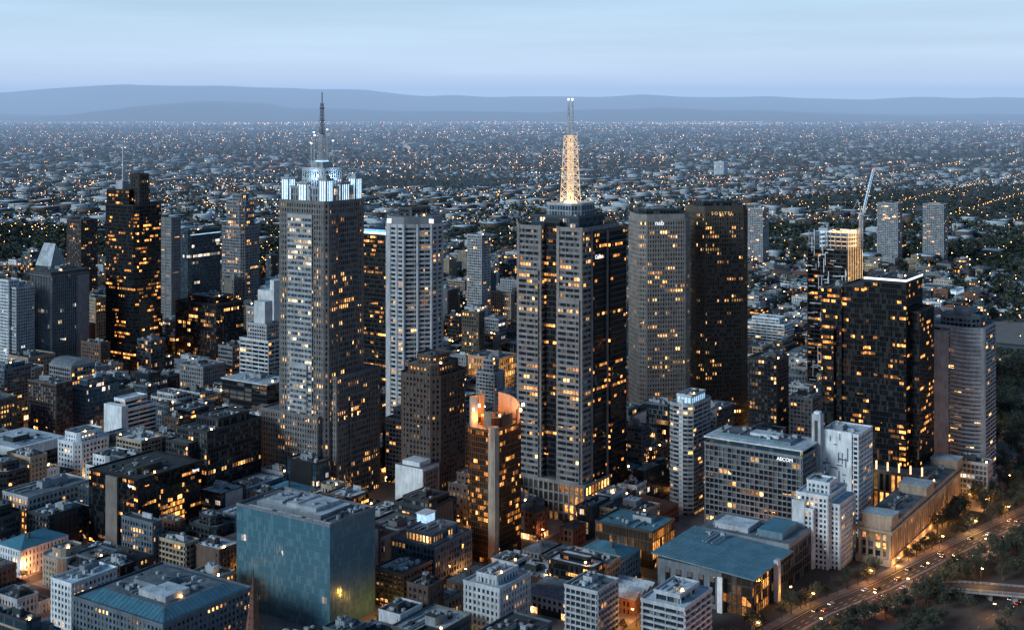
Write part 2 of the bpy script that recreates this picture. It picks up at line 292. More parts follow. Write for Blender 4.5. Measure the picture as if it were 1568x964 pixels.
arcw(70,182,19.5,14,84,98,'cream',14,z1b=103); arcw(-75,35,19,14,83,92,'cream',12,z1b=99); arcw(240,272,18,13,84,91,'copper',5); arcw(196,214,18,13,84,94,'cream',4)
m.cyl(17,11,9,9,82.1,88,'copper',20,'r_grey'); m.clutter(10,5,24,16,88,4,False,R(8))
for (x,y,z) in ((1.5,17,91),(31,1.0,89),(12,20,93),(-1.5,14,94),(30,-1.8,93)): m.cyl(x,y,.9,.9,z,z+1.4,'e_flare',8)
o=m.done()
for x,y,z,P_ in ((4,16,91,14000),(28,3,90,9000),(12,18,91,9000),(33,-5,88,8000),(-4,14,90,11000)): plight('crown_floodlight',(x,y,z),(1,.27,.035),P_,1,o)
for X,Y,H,wl_,gl_,nm,w in ((108,1102,186,'beige','g_off','precast_office_tower',46),(164,1150,189,'olive','g_off','hotel_tower',48)):
    m=MB(nm,X,Y,math.radians(11.5)); a,b=ab(X+20,Y+25); FP.append((a-34,b-34,a+34,b+34))
    P=cham(0,0,w,38,6)
    m.facade(P,0,H,ST(3.8,2.3,1.5,.95,.35,.15,1,wl_,gl_),'r_dark'); m.prism(offs(P,-.5),H+.2,H+5,wl_,'r_dark'); m.facade(rect(8,8,w-8,30),H+5,H+8,ST(3,3,1,.5,.2,.1,1,'dark','g_dark'),'r_grey')
    m.clutter(8,8,w-8,30,H+8,6,False,R(9)); o=m.done()
    if nm=='hotel_tower': text(o,'S O F I T E L',(w/2-2,-.7,H-2.5),0,3.8,'e_signg')
    else: text(o,'nab',(w/2-6,-.9,H-4),0,5.5,'e_sign')
m=hero('tower_under_construction',303,1180,38,37); cs=ST(3.9,3.1,.5,.3,.7,.2,2,'dark','g_black')
m.facade(rect(0,0,38,37),0,152,cs,'r_grey'); rr=R(21)
for k in range(150):
    z=rr.uniform(10,165); y=rr.uniform(0,34); yy=y+rr.uniform(2,8)
    if rr.random()<.6: m.box(-1.4,y,z,-1.0,min(37,yy),z+.7,'white')
    else: m.box(-1.45,y,z,-1.02,y+.6,min(170,z+rr.uniform(4,14)),'white')
for z in np.arange(152,168,4):
    m.box(0,0,z,38,37,z+.4,'conc')
    for k in range(8):
        m.beam((.4,.5+k*5.1,z),(.4,.5+k*5.1,z+4),.6,'lconc'); m.beam((.5+k*5.2,.4,z),(.5+k*5.2,.4,z+4),.6,'lconc')
    m.box(12,30,z+.4,37,30.5,z+3,'e_soft'); m.box(30,2,z+.4,30.4,28,z+4,'e_gold')
for k in range(9): m.beam((-1+k*4.8,-1.2,100),(-1+k*4.8,-1.2,170),.18,'e_gold')
m.clutter(4,4,34,34,168,9,True,R(22)); m.done()
m=MB('tower_crane',322,1205,0); m.lattice(0,0,2.6,2.6,150,182,12,.35,'steel'); m.box(-2.2,-2.2,182,2.2,2.2,184,'steel'); m.box(1.2,-3.6,184,3.4,-1.4,187,'white')
m.beam((0,0,184),(-3,0,196),.6,'steel'); m.box(-9,-1.6,182.5,-6,1.6,186,'conc'); m.beam((-8,0,184),(0,0,184),1,'steel'); m.beam((-3,0,196),(-8,0,185),.3,'steel')
a0=Vector((2,0,185)); a1=Vector((12,2,224))
for k in range(14):
    p=a0.lerp(a1,k/14); q=a0.lerp(a1,(k+1)/14); o1=Vector((.9,0,-.25)); o2=Vector((-.7,1,0)); o3=Vector((-.7,-1,0))
    for o_ in (o1,o2,o3): m.beam(p+o_,q+o_,.35,'e_soft')
    m.beam(p+o1,q+o2,.3,'steel'); m.beam(p+o2,q+o3,.3,'steel'); m.beam(p+o3,q+o1,.3,'steel')
m.beam((-3,0,196),a1,.18,'dark'); m.beam(a1,(12,2,190),.15,'dark'); m.box(11.5,1.5,188,12.5,2.5,190,'dark'); m.cyl(12,2,.6,.6,224,225,'e_red',6); m.done()
m=hero('black_glass_tower',279,925,45,62); bk=ST(3.8,1.55,.35,.1,.06,.06,1,'black','g_black')
m.facade(rect(0,0,40,30),0,157,bk,'r_dark'); m.facade(rect(2,30,40,47),0,152,bk,'r_dark'); m.facade(rect(0,47,36,62),0,150,bk,'r_grey'); m.facade(rect(8,-7,45,20),0,136,bk,'r_dark'); m.facade(rect(-3,52,20,60),0,120,bk,'r_dark')
m.prism(rect(-.3,-.3,40.3,30.3),158.6,160.0,'e_white','r_dark'); m.clutter(4,48,34,60,150,6,True,R(31)); m.clutter(4,4,36,26,160.0,5,False,R(32))
m.facade(rect(-14,-18,45,60),0,26,ST(13,4.2,1.5,1.6,.6,.4,1,'cream','g_hot'),'r_grey')
for k in range(9): m.box(-14.8,-16+k*8,26,-14.2,-15+k*8,33,'e_gold')
m.done()
m=hero('grey_apartment_tower',350,970,42,46); ap=ST(3.1,3.4,1.2,.25,.2,-.05,2,'lconc','g_res')
arc=[(-3.2*math.sin(math.pi*k/8)-.0,24-24*k/8) for k in range(1,8)]
m.facade([(0,0),(38,0),(38,46),(0,46),(0,24)]+arc,0,117,ap,'r_grey'); m.box(-1.6,25,0,6,47,113,'lconc'); m.box(-.8,36,113,8,47,119,'conc'); m.cyl(1,0.5,2.2,2.2,0,118,'lconc',14)
for k in range(37):
    z=3.1*k+2.9; m.prism([(-4.4*math.sin(math.pi*j/8)-.5,24-24*j/8) for j in range(9)][::1]+[(1,0),(1,24)],z,z+1.0,'white',bot=True)
m.facade(cham(6,5,30,34,5),117,124,ST(3.5,3,1.4,.6,.2,.1,1,'conc','g_dark'),'r_grey'); m.cyl(16,18,8,8,124,130,'conc',20,'r_grey'); m.clutter(8,6,28,12,124,5,False,R(41)); m.done()
m=hero('striped_apartment_tower',124,902,34,17)
P=[(2,0),(30,0),(33,3),(34,8),(33,14),(30,17),(2,17),(0,14),(-1,8),(0,3)]
m.facade(P,0,76,ST(3.1,2.6,1.2,.3,.6,-.2,3,'lconc','g_res'),'r_grey'); m.facade(rect(6,3,28,14),76,81,ST(5,3,1,.6,.2,.1,1,'white','e_soft'),'r_white'); m.box(-1.4,6,0,0,9,80,'white'); m.clutter(8,4,26,12,81,3,False,R(51)); m.done()
m=hero('gridded_office_building',188,848,33,68); go=ST(3.7,3.3,.9,.45,.7,.1,1,'conc','g_dark')
m.facade(rect(0,0,33,68),0,55,go,'r_grey'); m.facade(rect(2,2,31,66),55,59,ST(4,3,.8,.3,.1,.1,1,'dark','g_blue'),None); m.prism(rect(-1,-1,34,69),59,60,'white','r_white'); m.box(6,10,60,26,60,62.2,'teal','r_grey'); m.clutter(4,4,30,64,62.2,14,False,R(61)); m.box(10,20,60,20,40,64,'white','r_white')
o=m.done(); text(o,'AECOM',(-1.3,11,51.5),LEFT,3.2,'e_sign')
m=MB('concrete_lift_tower',205,868); m.box(0,0,0,6,6,78,'lconc'); m.box(1,1,78,5,5,79.5,'white'); m.box(-.4,2,60,0,4,74,'dark')
FP.append((*ab(205,868),*(x+6 for x in ab(205,868)))); m.done()
m=hero('apartment_block_with_mural',228,860,28,25); m.facade(rect(0,0,28,25),0,66,ST(3.1,3.1,1.1,.5,.3,.1,1,'white','g_res'),'r_white'); m.box(-1.6,4,22,-.2,25.6,68,'white')
for k in range(26):
    rr=R(k+70); y=rr.uniform(5,23); z=rr.uniform(26,64)
    if k%2: m.box(-1.9,y,z,-1.65,min(25,y+rr.uniform(2,6)),z+.6,'bgrey')
    else: m.box(-1.93,y,z,-1.65,y+.6,min(67,z+rr.uniform(3,9)),'bgrey')
m.clutter(2,2,26,23,66,6,True,R(71)); m.done()
m=hero('white_apartment_building',198,795,33,26); wp=ST(3.1,3.0,1.2,1.1,.3,.1,1,'white','g_res')
m.facade(rect(0,6,33,26),0,44,wp,'r_white'); m.facade(rect(4,0,33,6),0,39,wp,'r_white'); m.facade(rect(-4,14,2,25),0,36,wp,'r_white'); m.facade(rect(8,8,22,22),44,50,wp,'r_white'); m.box(-5,19,0,-1,27,41,'white'); m.clutter(10,8,32,24,50,4,False,R(81)); m.done()
m=hero('blue_roofed_hall',133.6,722,92,62); h=ST(5.5,3.6,1.1,.4,.3,.1,1,'dark','g_dark')
m.facade(rect(26,2,92,60),0,22,h,None); m.facade(rect(2,2,26,20),0,22,ST(5,3,.7,.3,.2,.1,1,'dark','g_warm'),None); m.box(1.5,20,0,26,60,22,'bgrey')
for k in range(5): m.box(1.1,24+k*7,3,1.5,27+k*7,18,'g_dark')
Z0,Z1=22.2,25.5
m.face([(-1,-1,Z0),(56,-1,Z0),(56,63,Z1),(-1,63,Z1)],'r_blue'); m.face([(-1,63,Z1-.8),(56,63,Z1-.8),(56,-1,Z0-.8),(-1,-1,Z0-.8)],'dark')
m.face([(-1,63,Z1-.8),(-1,-1,Z0-.8),(-1,-1,Z0),(-1,63,Z1)],'teal'); m.face([(-1,-1,Z0-.8),(56,-1,Z0-.8),(56,-1,Z0),(-1,-1,Z0)],'teal'); m.face([(56,-1,Z0-.8),(56,63,Z1-.8),(56,63,Z1),(56,-1,Z0)],'teal')
for k in range(22): x=1+k*2.6; m.beam((x,-.5,Z0+.06),(x,62.5,Z1+.06),.2,'bgrey')
m.prism(rect(57,2,92,60),22,25,'conc','r_grey'); m.box(62,8,25,88,24,29,'teal','r_blue'); m.box(62,30,25,80,52,28,'lconc','r_white'); m.clutter(60,6,90,58,25,14,False,R(91))
m.box(-2.2,18,0,-1.2,21,20,'white'); m.box(30,-2.2,0,34,0.5,24,'lconc'); m.clutter(30,36,54,60,25.6,4,False,R(92)); m.done()
m=hero('teal_glass_office_building',-98,703,38,70)
m.facade(rect(0,0,38,70),0,57,ST(3.7,1.9,.22,.14,.05,.04,1,'teal','g_teal'),None); m.parapet(rect(0,0,38,70),57,.12,1.5,'conc','r_grey')
m.box(6,12,57.1,32,60,59.6,'conc','r_white'); m.box(9,18,59.6,29,40,61.6,'lconc','r_white'); m.box(10,44,59.6,26,56,61,'hvac','r_white'); m.clutter(5,3,34,12,57.1,7,False,R(101)); m.clutter(8,14,30,58,61.6,6,False,R(102))
for y in (2,23,45): m.box(2,y,57.1,4,y+18,57.9,'r_white')
for k in range(10): m.box(33.5,4+k*6.3,57.1,36,8+k*6.3,58.4,'hvac')
m.done()
m=hero('dark_office_tower',-380,1320,36,52); lk=ST(3.8,1.7,.6,.25,.12,.1,1,'black','g_black')
m.facade(cham(0,0,36,50,4),0,181,lk,'r_dark'); m.facade(rect(3,14,30,48),181,196,lk,'r_dark'); m.facade(rect(8,4,20,18),181,212,ST(3.8,3,2,1.5,.2,.1,1,'black','g_dark'),'r_dark'); m.facade(cham(-3,-3,39,55,5),0,40,lk,'r_dark')
m.box(8,30,196,16,40,205,'lconc'); m.beam((12,34,200),(12,34,240),1.1,'steel'); m.beam((20,30,196),(20,30,214),.4,'dark'); m.done()
m=hero('finned_office_building',-455,1290,44,32); m.facade(rect(0,0,44,32),0,114,ST(3.7,2.4,.5,.6,.2,.9,1,'conc','g_blue'),'r_dark'); m.box(-1.2,-1.2,114.5,45,33,118,'dark','r_dark'); m.box(30,-1.5,0,44.5,3,112,'conc'); m.clutter(3,3,40,30,118,6,True,R(111)); m.done()
m=hero('pale_apartment_tower',-482,1270,20,46); m.facade(rect(0,0,20,46),0,105,ST(3.1,2.6,1,.6,.5,.1,1,'lconc','g_blue'),'r_grey'); m.facade(rect(-3,8,8,20),0,112,ST(3.1,2.6,1,.6,.5,.1,1,'white','g_blue'),'r_grey'); m.clutter(2,2,18,44,106,6,True,R(112)); m.done()
m=hero('concrete_slab_building',-378,1450,13,20); m.facade(rect(0,0,13,20),0,157,ST(3.6,13,3.0,1.5,.3,.3,1,'conc','g_dark'),'r_dark'); m.done()
m=hero('green_glass_tower',-370,1500,50,22); m.facade(cham(0,0,50,22,3),0,138,ST(3.8,2,.9,.2,.15,.1,1,'dark','g_blue'),'r_dark'); m.clutter(3,3,46,18,138,8,True,R(113)); m.prism(rect(1,-.5,48,0),133,134,'e_soft'); m.done()
m=hero('crowned_office_tower',-330,1600,32,39); gg=ST(3.7,2.6,1.3,.8,.3,.2,1,'conc','g_off'); m.facade(cham(0,0,32,39,4),0,133,gg,'r_grey'); m.facade(cham(3,4,29,35,5),133,164,gg,'r_grey'); m.facade(rect(10,12,22,27),164,172,gg,'r_dark')
for k in range(5): m.box(2+k*6,3,158,3.5+k*6,4,168,'conc')
m.done()
m=hero('dark_midrise_office_building',-306,1350,39,60); m.facade(rect(0,0,39,60),0,76,ST(3.8,2.2,1.0,.4,.2,.2,1,'black','g_off'),'r_dark'); m.facade(rect(8,10,34,50),76,82,lk,'r_grey'); m.clutter(10,12,32,48,82,6,True,R(114)); m.done()
m=hero('black_office_building_with_concrete_pier',-236,824,53,47); m.facade(rect(0,0,53,47),0,47,ST(3.7,1.8,.3,.12,.1,.05,1,'black','g_black'),'r_dark'); m.facade(rect(18,-.6,38,2),10,38,ST(3.7,2,.9,.12,.1,.05,1,'black','g_hot'),None); m.box(-1.6,18,0,1,29,46.5,'beige'); m.clutter(4,4,48,42,47,12,True,R(115)); o=m.done(); text(o,'kpmg',(-.4,6,42),LEFT,2.6,'e_sign'); text(o,'kpmg',(48,-.5,42),0,2.6,'e_sign')  # warm glowing panel on the right face imitates a reflected glow
m=hero('white_stepped_office_building',-306,1030,35,21); m.facade(rect(0,3,35,21),0,42,ST(3.6,6,1.7,.3,.4,-.1,3,'white','g_dark'),'r_grey'); m.box(-1.5,1,0,5,22,46,'white'); m.facade(rect(6,6,28,18),42,49,ST(3.5,6,1.5,.3,.4,-.1,3,'white','g_dark'),'r_white'); m.done()
m=hero('dark_office_building',-210,900,52,32); dk=ST(3.7,2.6,1.1,.7,.25,.1,1,'dark','g_dark'); m.facade(rect(0,0,52,32),0,58,dk,'r_dark'); m.facade(rect(-8,10,0,32),0,50,dk,'r_grey'); m.facade(rect(16,6,46,28),58,63,dk,'r_dark'); m.clutter(18,8,44,26,63,7,False,R(116)); m.clutter(2,2,16,30,58,4,False,R(117)); m.done()
m=hero('white_roofed_office_building',-368,970,42,49); m.facade(rect(0,0,42,49),0,22,ST(4,3,.9,.3,.2,.1,1,'dark','g_dark'),None); m.prism(rect(-1,-1,43,50),22,29,'white','r_white'); m.clutter(4,4,38,44,29,10,True,R(118)); m.done()
m=hero('masonry_warehouse',-315,850,49,26); m.facade(rect(0,0,49,26),0,28,ST(4,3.2,1.6,1.3,.3,.15,1,'lconc','g_hot'),'r_grey'); m.clutter(3,3,45,23,28,10,True,R(119)); m.done()
m=hero('white_rendered_building',-61.6,900,19,24); m.box(0,0,0,19,24,33,'white','r_grey'); m.box(3,5,33,16,20,36,'white','r_white')
m.facade(rect(2,-.5,17,.5),3,31,ST(3.5,3,1.4,1.2,.2,.1,1,'conc','g_dark'),None); m.done()
m=hero('dark_office_building_with_white_roof',-210,1120,30,54); m.facade(rect(0,0,30,54),0,43,ST(3.8,9,1.2,.2,.2,.05,1,'black','g_dark'),None); m.prism(rect(-1,-1,31,55),43,44,'white','r_white'); m.clutter(3,3,27,50,44,8,True,R(120)); m.done()  # bright roof strip is a plain white slab with white sheeting
m=hero('terraced_white_building',-224,1200,25,36); m.facade(rect(0,0,25,36),0,66,ST(3.8,4,1.6,.5,.3,.1,2,'white','g_dark'),'r_grey'); m.facade(rect(4,6,22,30),66,80,ST(3.8,3,1.6,.9,.3,.1,1,'lconc','g_dark'),'r_grey'); m.box(6,10,80,16,24,101,'white'); m.done()
m=hero('white_rendered_building',-237,1300,20,22); m.box(0,0,0,20,22,98,'white','r_white'); m.prism([(0,0),(20,0),(14,11),(6,11)],98,108,'white'); m.done()
m=hero('curved_roof_office_building',-388,1150,25,30); m.facade(rect(0,0,25,30),0,52,ST(3.7,3,1.3,.6,.3,.1,1,'conc','g_off'),'r_grey')
for k in range(6):
    t0,t1=math.pi*k/6,math.pi*(k+1)/6; m.face([(12.5-12.5*math.cos(t0),0,52+6*math.sin(t0)),(12.5-12.5*math.cos(t1),0,52+6*math.sin(t1)),(12.5-12.5*math.cos(t1),30,52+6*math.sin(t1)),(12.5-12.5*math.cos(t0),30,52+6*math.sin(t0))][::-1],'r_grey')
    m.face([(12.5,0,52),(12.5-12.5*math.cos(t1),0,52+6*math.sin(t1)),(12.5-12.5*math.cos(t0),0,52+6*math.sin(t0))],'lconc')
m.done()
m=hero('dark_apartment_building',-377,1080,16,36); m.facade(rect(0,0,16,36),0,52,ST(3.1,3.2,.8,.5,.3,.2,1,'brick','g_res'),'r_grey'); m.clutter(1,1,15,34,52,6,True,R(121)); m.done()
m=hero('grey_office_building',-284,1200,28,30); m.facade(rect(0,0,28,30),0,42,ST(3.7,2.4,1.3,1,.3,.1,1,'conc','g_dark'),'r_grey'); m.clutter(2,2,26,28,42,6,True,R(122)); m.done()
m=hero('floodlit_stone_building',-12,1240,30,36); m.facade(rect(0,0,30,36),0,42,ST(6,3.2,2,1.2,.4,.2,1,'cream','g_hot'),'r_grey'); m.clutter(2,2,26,30,42,5,True,R(123)); m.done()
for q in ((-32,1238),(-14,1228),(4,1236)): plight('facade_floodlight',(q[0],q[1],28),(1,.5,.15),12000,1)
m=hero('colonnaded_stone_building',233,803,165,22)
m.facade(rect(2,2,163,20),0,20,ST(5,4.6,1.6,1.6,.2,.1,1,'cream','g_off'),None)
m.prism(rect(-.8,-.8,165.8,22.8),20,22,'cream','cream',bot=True); m.prism(rect(.5,.5,164,21.5),22,25,'cream','r_grey'); m.prism(rect(-.3,-.3,165,22.3),0,4.2,'cream','cream')
for k in range(36):
    x=1.2+k*4.6
    if x<164: m.cyl(x,.8,.75,.62,4.2,19.2,'cream',10); m.box(x-.95,-.15,19.2,x+.95,1.7,20.1,'cream')
for k in range(5): m.cyl(.8,1.2+k*4.7,.75,.62,4.2,19.2,'cream',10)
for (x0,x1) in ((0,14),(74,92),(150,165)): m.prism(rect(x0,-.4,x1,18),25,30,'cream','r_grey'); m.prism(rect(x0-.6,-1,x1+.6,18.6),30,31,'cream','r_white',bot=True)
m.clutter(14,4,72,18,25,16,False,R(124)); m.clutter(94,4,148,18,25,14,False,R(125)); o=m.done()
for x in range(4,165,16): plight('facade_uplight',(x,-3,2),(1,.42,.12),2600,.3,o)
for x in (0,16,32): plight('podium_uplight',(279+x*UX*1.2-2, 905+x*UY,22),(1,.40,.09),7000,.5)
def simple(name,X,Y,wr,wl,H,st,roof='r_grey',top=None,seed=1,n=8):
    m=hero(name,X,Y,wr,wl); m.facade(rect(0,0,wr,wl),0,H,st,roof)
    if top: x,y,h=top; m.facade(rect(x,y,wr-x,wl-y),H,H+h,st,roof); m.clutter(x+1,y+1,wr-x-1,wl-y-1,H+h,max(3,n//2),False,R(seed+1)); m.clutter(1,1,wr-1,y,H,3,False,R(seed+2))
    else: m.clutter(1.5,1.5,wr-1.5,wl-1.5,H,n,True,R(seed))
    return m.done()
pun=lambda w,g:ST(3.3,2.8,1.4,1.3,.28,.1,1,w,g)
simple('green_clad_office_building',-45,760,37,32,26,ST(3.7,2.6,1.1,.8,.3,.1,1,'bgrey','g_dark'),'r_grey',(6,6,5),130)
m=MB('rooftop_lantern',-52,790); m.box(0,0,31,9,7,36,'e_soft','r_white'); m.box(-.5,-.5,36,9.5,7.5,36.6,'white'); m.done()
simple('white_apartment_building',-6.6,690,30,23,28,pun('white','g_res'),'r_white',(5,5,4),131)
simple('balcony_apartment_building',45,692,22,19,26,ST(3.1,3.2,1.0,.5,.8,.1,1,'lconc','g_res'),'r_grey',None,132)
simple('white_balcony_apartment_building',87,662,31,23,29,ST(3.1,3.2,1.1,.3,1.0,.1,2,'lconc','g_res'),'r_white',(5,5,4),133)
simple('white_office_building',-236,700,30,17,27,pun('white','g_dark'),'r_white',None,134)
simple('rendered_office_building',-162,710,15,19,26,pun('cream','g_hot'),'r_grey',None,135); plight('wall_floodlight',(-168,702,22),(1,.36,.07),12000,.4)
m=hero('blue_roofed_office_building',-171,640,60,68); m.facade(rect(0,0,60,68),0,29,pun('bgrey','g_off'),'r_grey')
for a_,b_,c_,d_ in (((2,2),(58,2),(50,10),(10,10)),((58,2),(58,66),(50,58),(50,10)),((58,66),(2,66),(10,58),(50,58)),((2,66),(2,2),(10,10),(10,58))): m.face([(*a_,29.4),(*b_,29.4),(*c_,33),(*d_,33)],'r_blue')
for k in range(20):
    m.beam((3+k*2.8,2.1,29.5),(min(max(3+k*2.8,10),50),9.9,33.02),.2,'bgrey'); m.beam((2.1,3+k*3.2,29.5),(9.9,min(max(3+k*3.2,10),58),33.02),.2,'bgrey')
m.face([(10,10,33),(50,10,33),(50,58,33),(10,58,33)],'r_grey'); m.clutter(12,12,48,56,33,22,True,R(136)); m.box(14,14,33,30,34,36,'lconc','r_white'); m.done()
simple('glass_pavilion',86,800,30,40,22,ST(5,2.5,.5,.2,.2,.1,1,'dark','g_warm'),'r_blue',None,137)
simple('dark_apartment_tower',213,1050,24,24,78,ST(3.1,2.8,.9,.6,.4,.1,1,'dark','g_res'),'r_dark',None,138)
simple('grey_apartment_tower',232,1010,18,18,56,ST(3.1,2.8,1.1,.9,.4,.1,1,'conc','g_res'),'r_grey',None,139)
simple('terraced_white_apartment_building',312,1500,28,48,30,ST(3.3,3.4,1.4,.4,.8,.1,2,'white','g_res'),'r_white',(5,8,6),140)
simple('public_housing_tower',422,2200,26,26,107,ST(3,3.4,1.2,.8,.3,.1,1,'lconc','g_res'),'r_grey',None,141,3)
simple('public_housing_tower',679,2300,26,36,108,ST(3,3.4,1.2,.8,.3,.1,1,'lconc','g_res'),'r_grey',None,142,3)
simple('public_housing_tower',760,2300,26,36,106,ST(3,3.4,1.2,.8,.3,.1,1,'lconc','g_res'),'r_grey',None,143,3)
simple('public_housing_tower',810,5000,40,40,60,ST(3,3.4,1.2,.8,.3,.1,1,'white','g_res'),'r_grey',None,144,3)
simple('public_housing_tower',-585,7500,60,50,50,ST(3,3.4,1.2,.8,.3,.1,1,'white','g_res'),'r_grey',None,145,3)
simple('slim_white_apartment_tower',-35,1500,18,20,133,ST(3.1,3,1,.7,.4,.1,1,'lconc','g_res'),'r_grey',None,146,3)
simple('brown_apartment_tower',-561,1700,26,28,132,ST(3.1,3,1,.7,.4,.1,1,'brown','g_res'),'r_grey',None,147,3)
simple('lit_sports_pavilion',640,1880,40,100,15,ST(7,5,1,.5,.3,.1,1,'white','e_soft'),'r_white',None,148,10)
simple('dark_office_building',700,2350,30,50,45,ST(3.7,3,1,.5,.3,.1,1,'dark','g_dark'),'r_dark',None,149,3)
m=hero('slanted_glass_building',-565,1600,26,30); m.box(0,0,0,26,30,85,'dark'); m.face([(0,0,85),(0,30,85),(10,26,112),(10,4,112)][::-1],'r_white'); m.face([(26,0,85),(26,30,85),(10,26,112),(10,4,112)],'lconc'); m.face([(0,0,85),(26,0,85),(10,4,112)],'lconc'); m.done()
m=hero('domed_exhibition_building',-630,1900,40,50); m.facade(rect(0,0,40,50),0,28,pun('cream','g_off'),'r_grey'); m.cyl(18,22,9,9,28,48,'cream',20)
for k in range(6):
    t0,t1=math.pi/2*k/6,math.pi/2*(k+1)/6; m.cyl(18,22,10*math.cos(t0),max(.3,10*math.cos(t1)),48+17*math.sin(t0),48+17*math.sin(t1),'lconc',20)
m.cyl(18,22,1.4,1.2,65,71,'cream',8); m.beam((18,22,71),(18,22,79),.5,'e_gold'); m.done()
m=hero('stone_cathedral',-118,596,50,20,2,-4,-12); m.prism(rect(6,-4,48,10),0,18,'brick','r_dark')
m.face([(6,-4,18),(48,-4,18),(48,3,26),(6,3,26)],'r_dark'); m.face([(48,10,18),(6,10,18),(6,3,26),(48,3,26)],'r_dark'); m.face([(6,10,18),(6,-4,18),(6,3,26)],'brick')
m.box(-3,-3,0,6,6,36,'brick'); m.cyl(1.5,1.5,4.6,.15,36,69,'terra',8)
for (x,y) in ((-2.4,-2.4),(5.4,-2.4),(-2.4,5.4),(5.4,5.4)): m.cyl(x,y,.9,.05,36,45,'brown',6)
for k in range(9):
    z=39+k*2.8; r_=4.6*(69-z)/33
    for j in range(8): t=2*math.pi*j/8; m.box(1.5+r_*math.cos(t)-.2,1.5+r_*math.sin(t)-.2,z,1.5+r_*math.cos(t)+.2,1.5+r_*math.sin(t)+.2,z+.6,'brown')
m.beam((1.5,1.5,68),(1.5,1.5,72),.3,'dark'); m.done()

# ---------------------------------------------------------------- ROAD geometry
RD=[(60,600),(120,668),(177,729),(223,768),(294,838),(348,888),(430,965),(620,1150),(900,1420)]
def road_d(X,Y):
    best=1e9; sg=0
    for i in range(len(RD)-1):
        ax,ay=RD[i]; bx,by=RD[i+1]; dx,dy=bx-ax,by-ay; t=max(0,min(1,((X-ax)*dx+(Y-ay)*dy)/(dx*dx+dy*dy))); px,py=ax+dx*t,ay+dy*t; d=math.hypot(X-px,Y-py)
        if d<best: best=d; sg=(dx*(Y-py)-dy*(X-px))
    return best if sg>0 else -best
fstyles=[('office_building',lambda r:ST(3.7,r.uniform(2.2,3.4),r.uniform(1.0,1.8),r.uniform(.3,1.2),.3,.1,1,r.choice(['lconc','conc','beige','dark','bgrey','olive']),r.choice(['g_off','g_dark','g_blue','g_dark']))),
 ('masonry_building',lambda r:ST(3.6,r.uniform(2.6,3.4),1.6,1.4,.25,.12,1,r.choice(['brick','cream','conc','white','terra','lconc','brick','sand']),r.choice(['g_dark','g_dark','g_res']))),
 ('apartment_building',lambda r:ST(3.1,3.2,1.1,.5,r.choice([.3,.9]),.1,1,r.choice(['white','lconc','bgrey','dark','dark','sand']),'g_res')),
 ('curtain_wall_building',lambda r:ST(3.7,1.6,.5,.15,.1,.05,1,r.choice(['dark','black','bgrey']),r.choice(['g_dark','g_blue','g_black'])))]
PA,PB=226,112
MT['pave']=wall('paving',(.16,.155,.15),.9); MT['asph']=wall('asphalt',(.05,.05,.052),.8,.3); MT['mark']=wall('road_marking_paint',(.7,.7,.68),.7,.2)
pav=MB('pavement',0,0)
lamps=[]; nfill=0; trees=[]
def vis(X,Y,m=.44): return Y>560 and abs(X)/Y<m
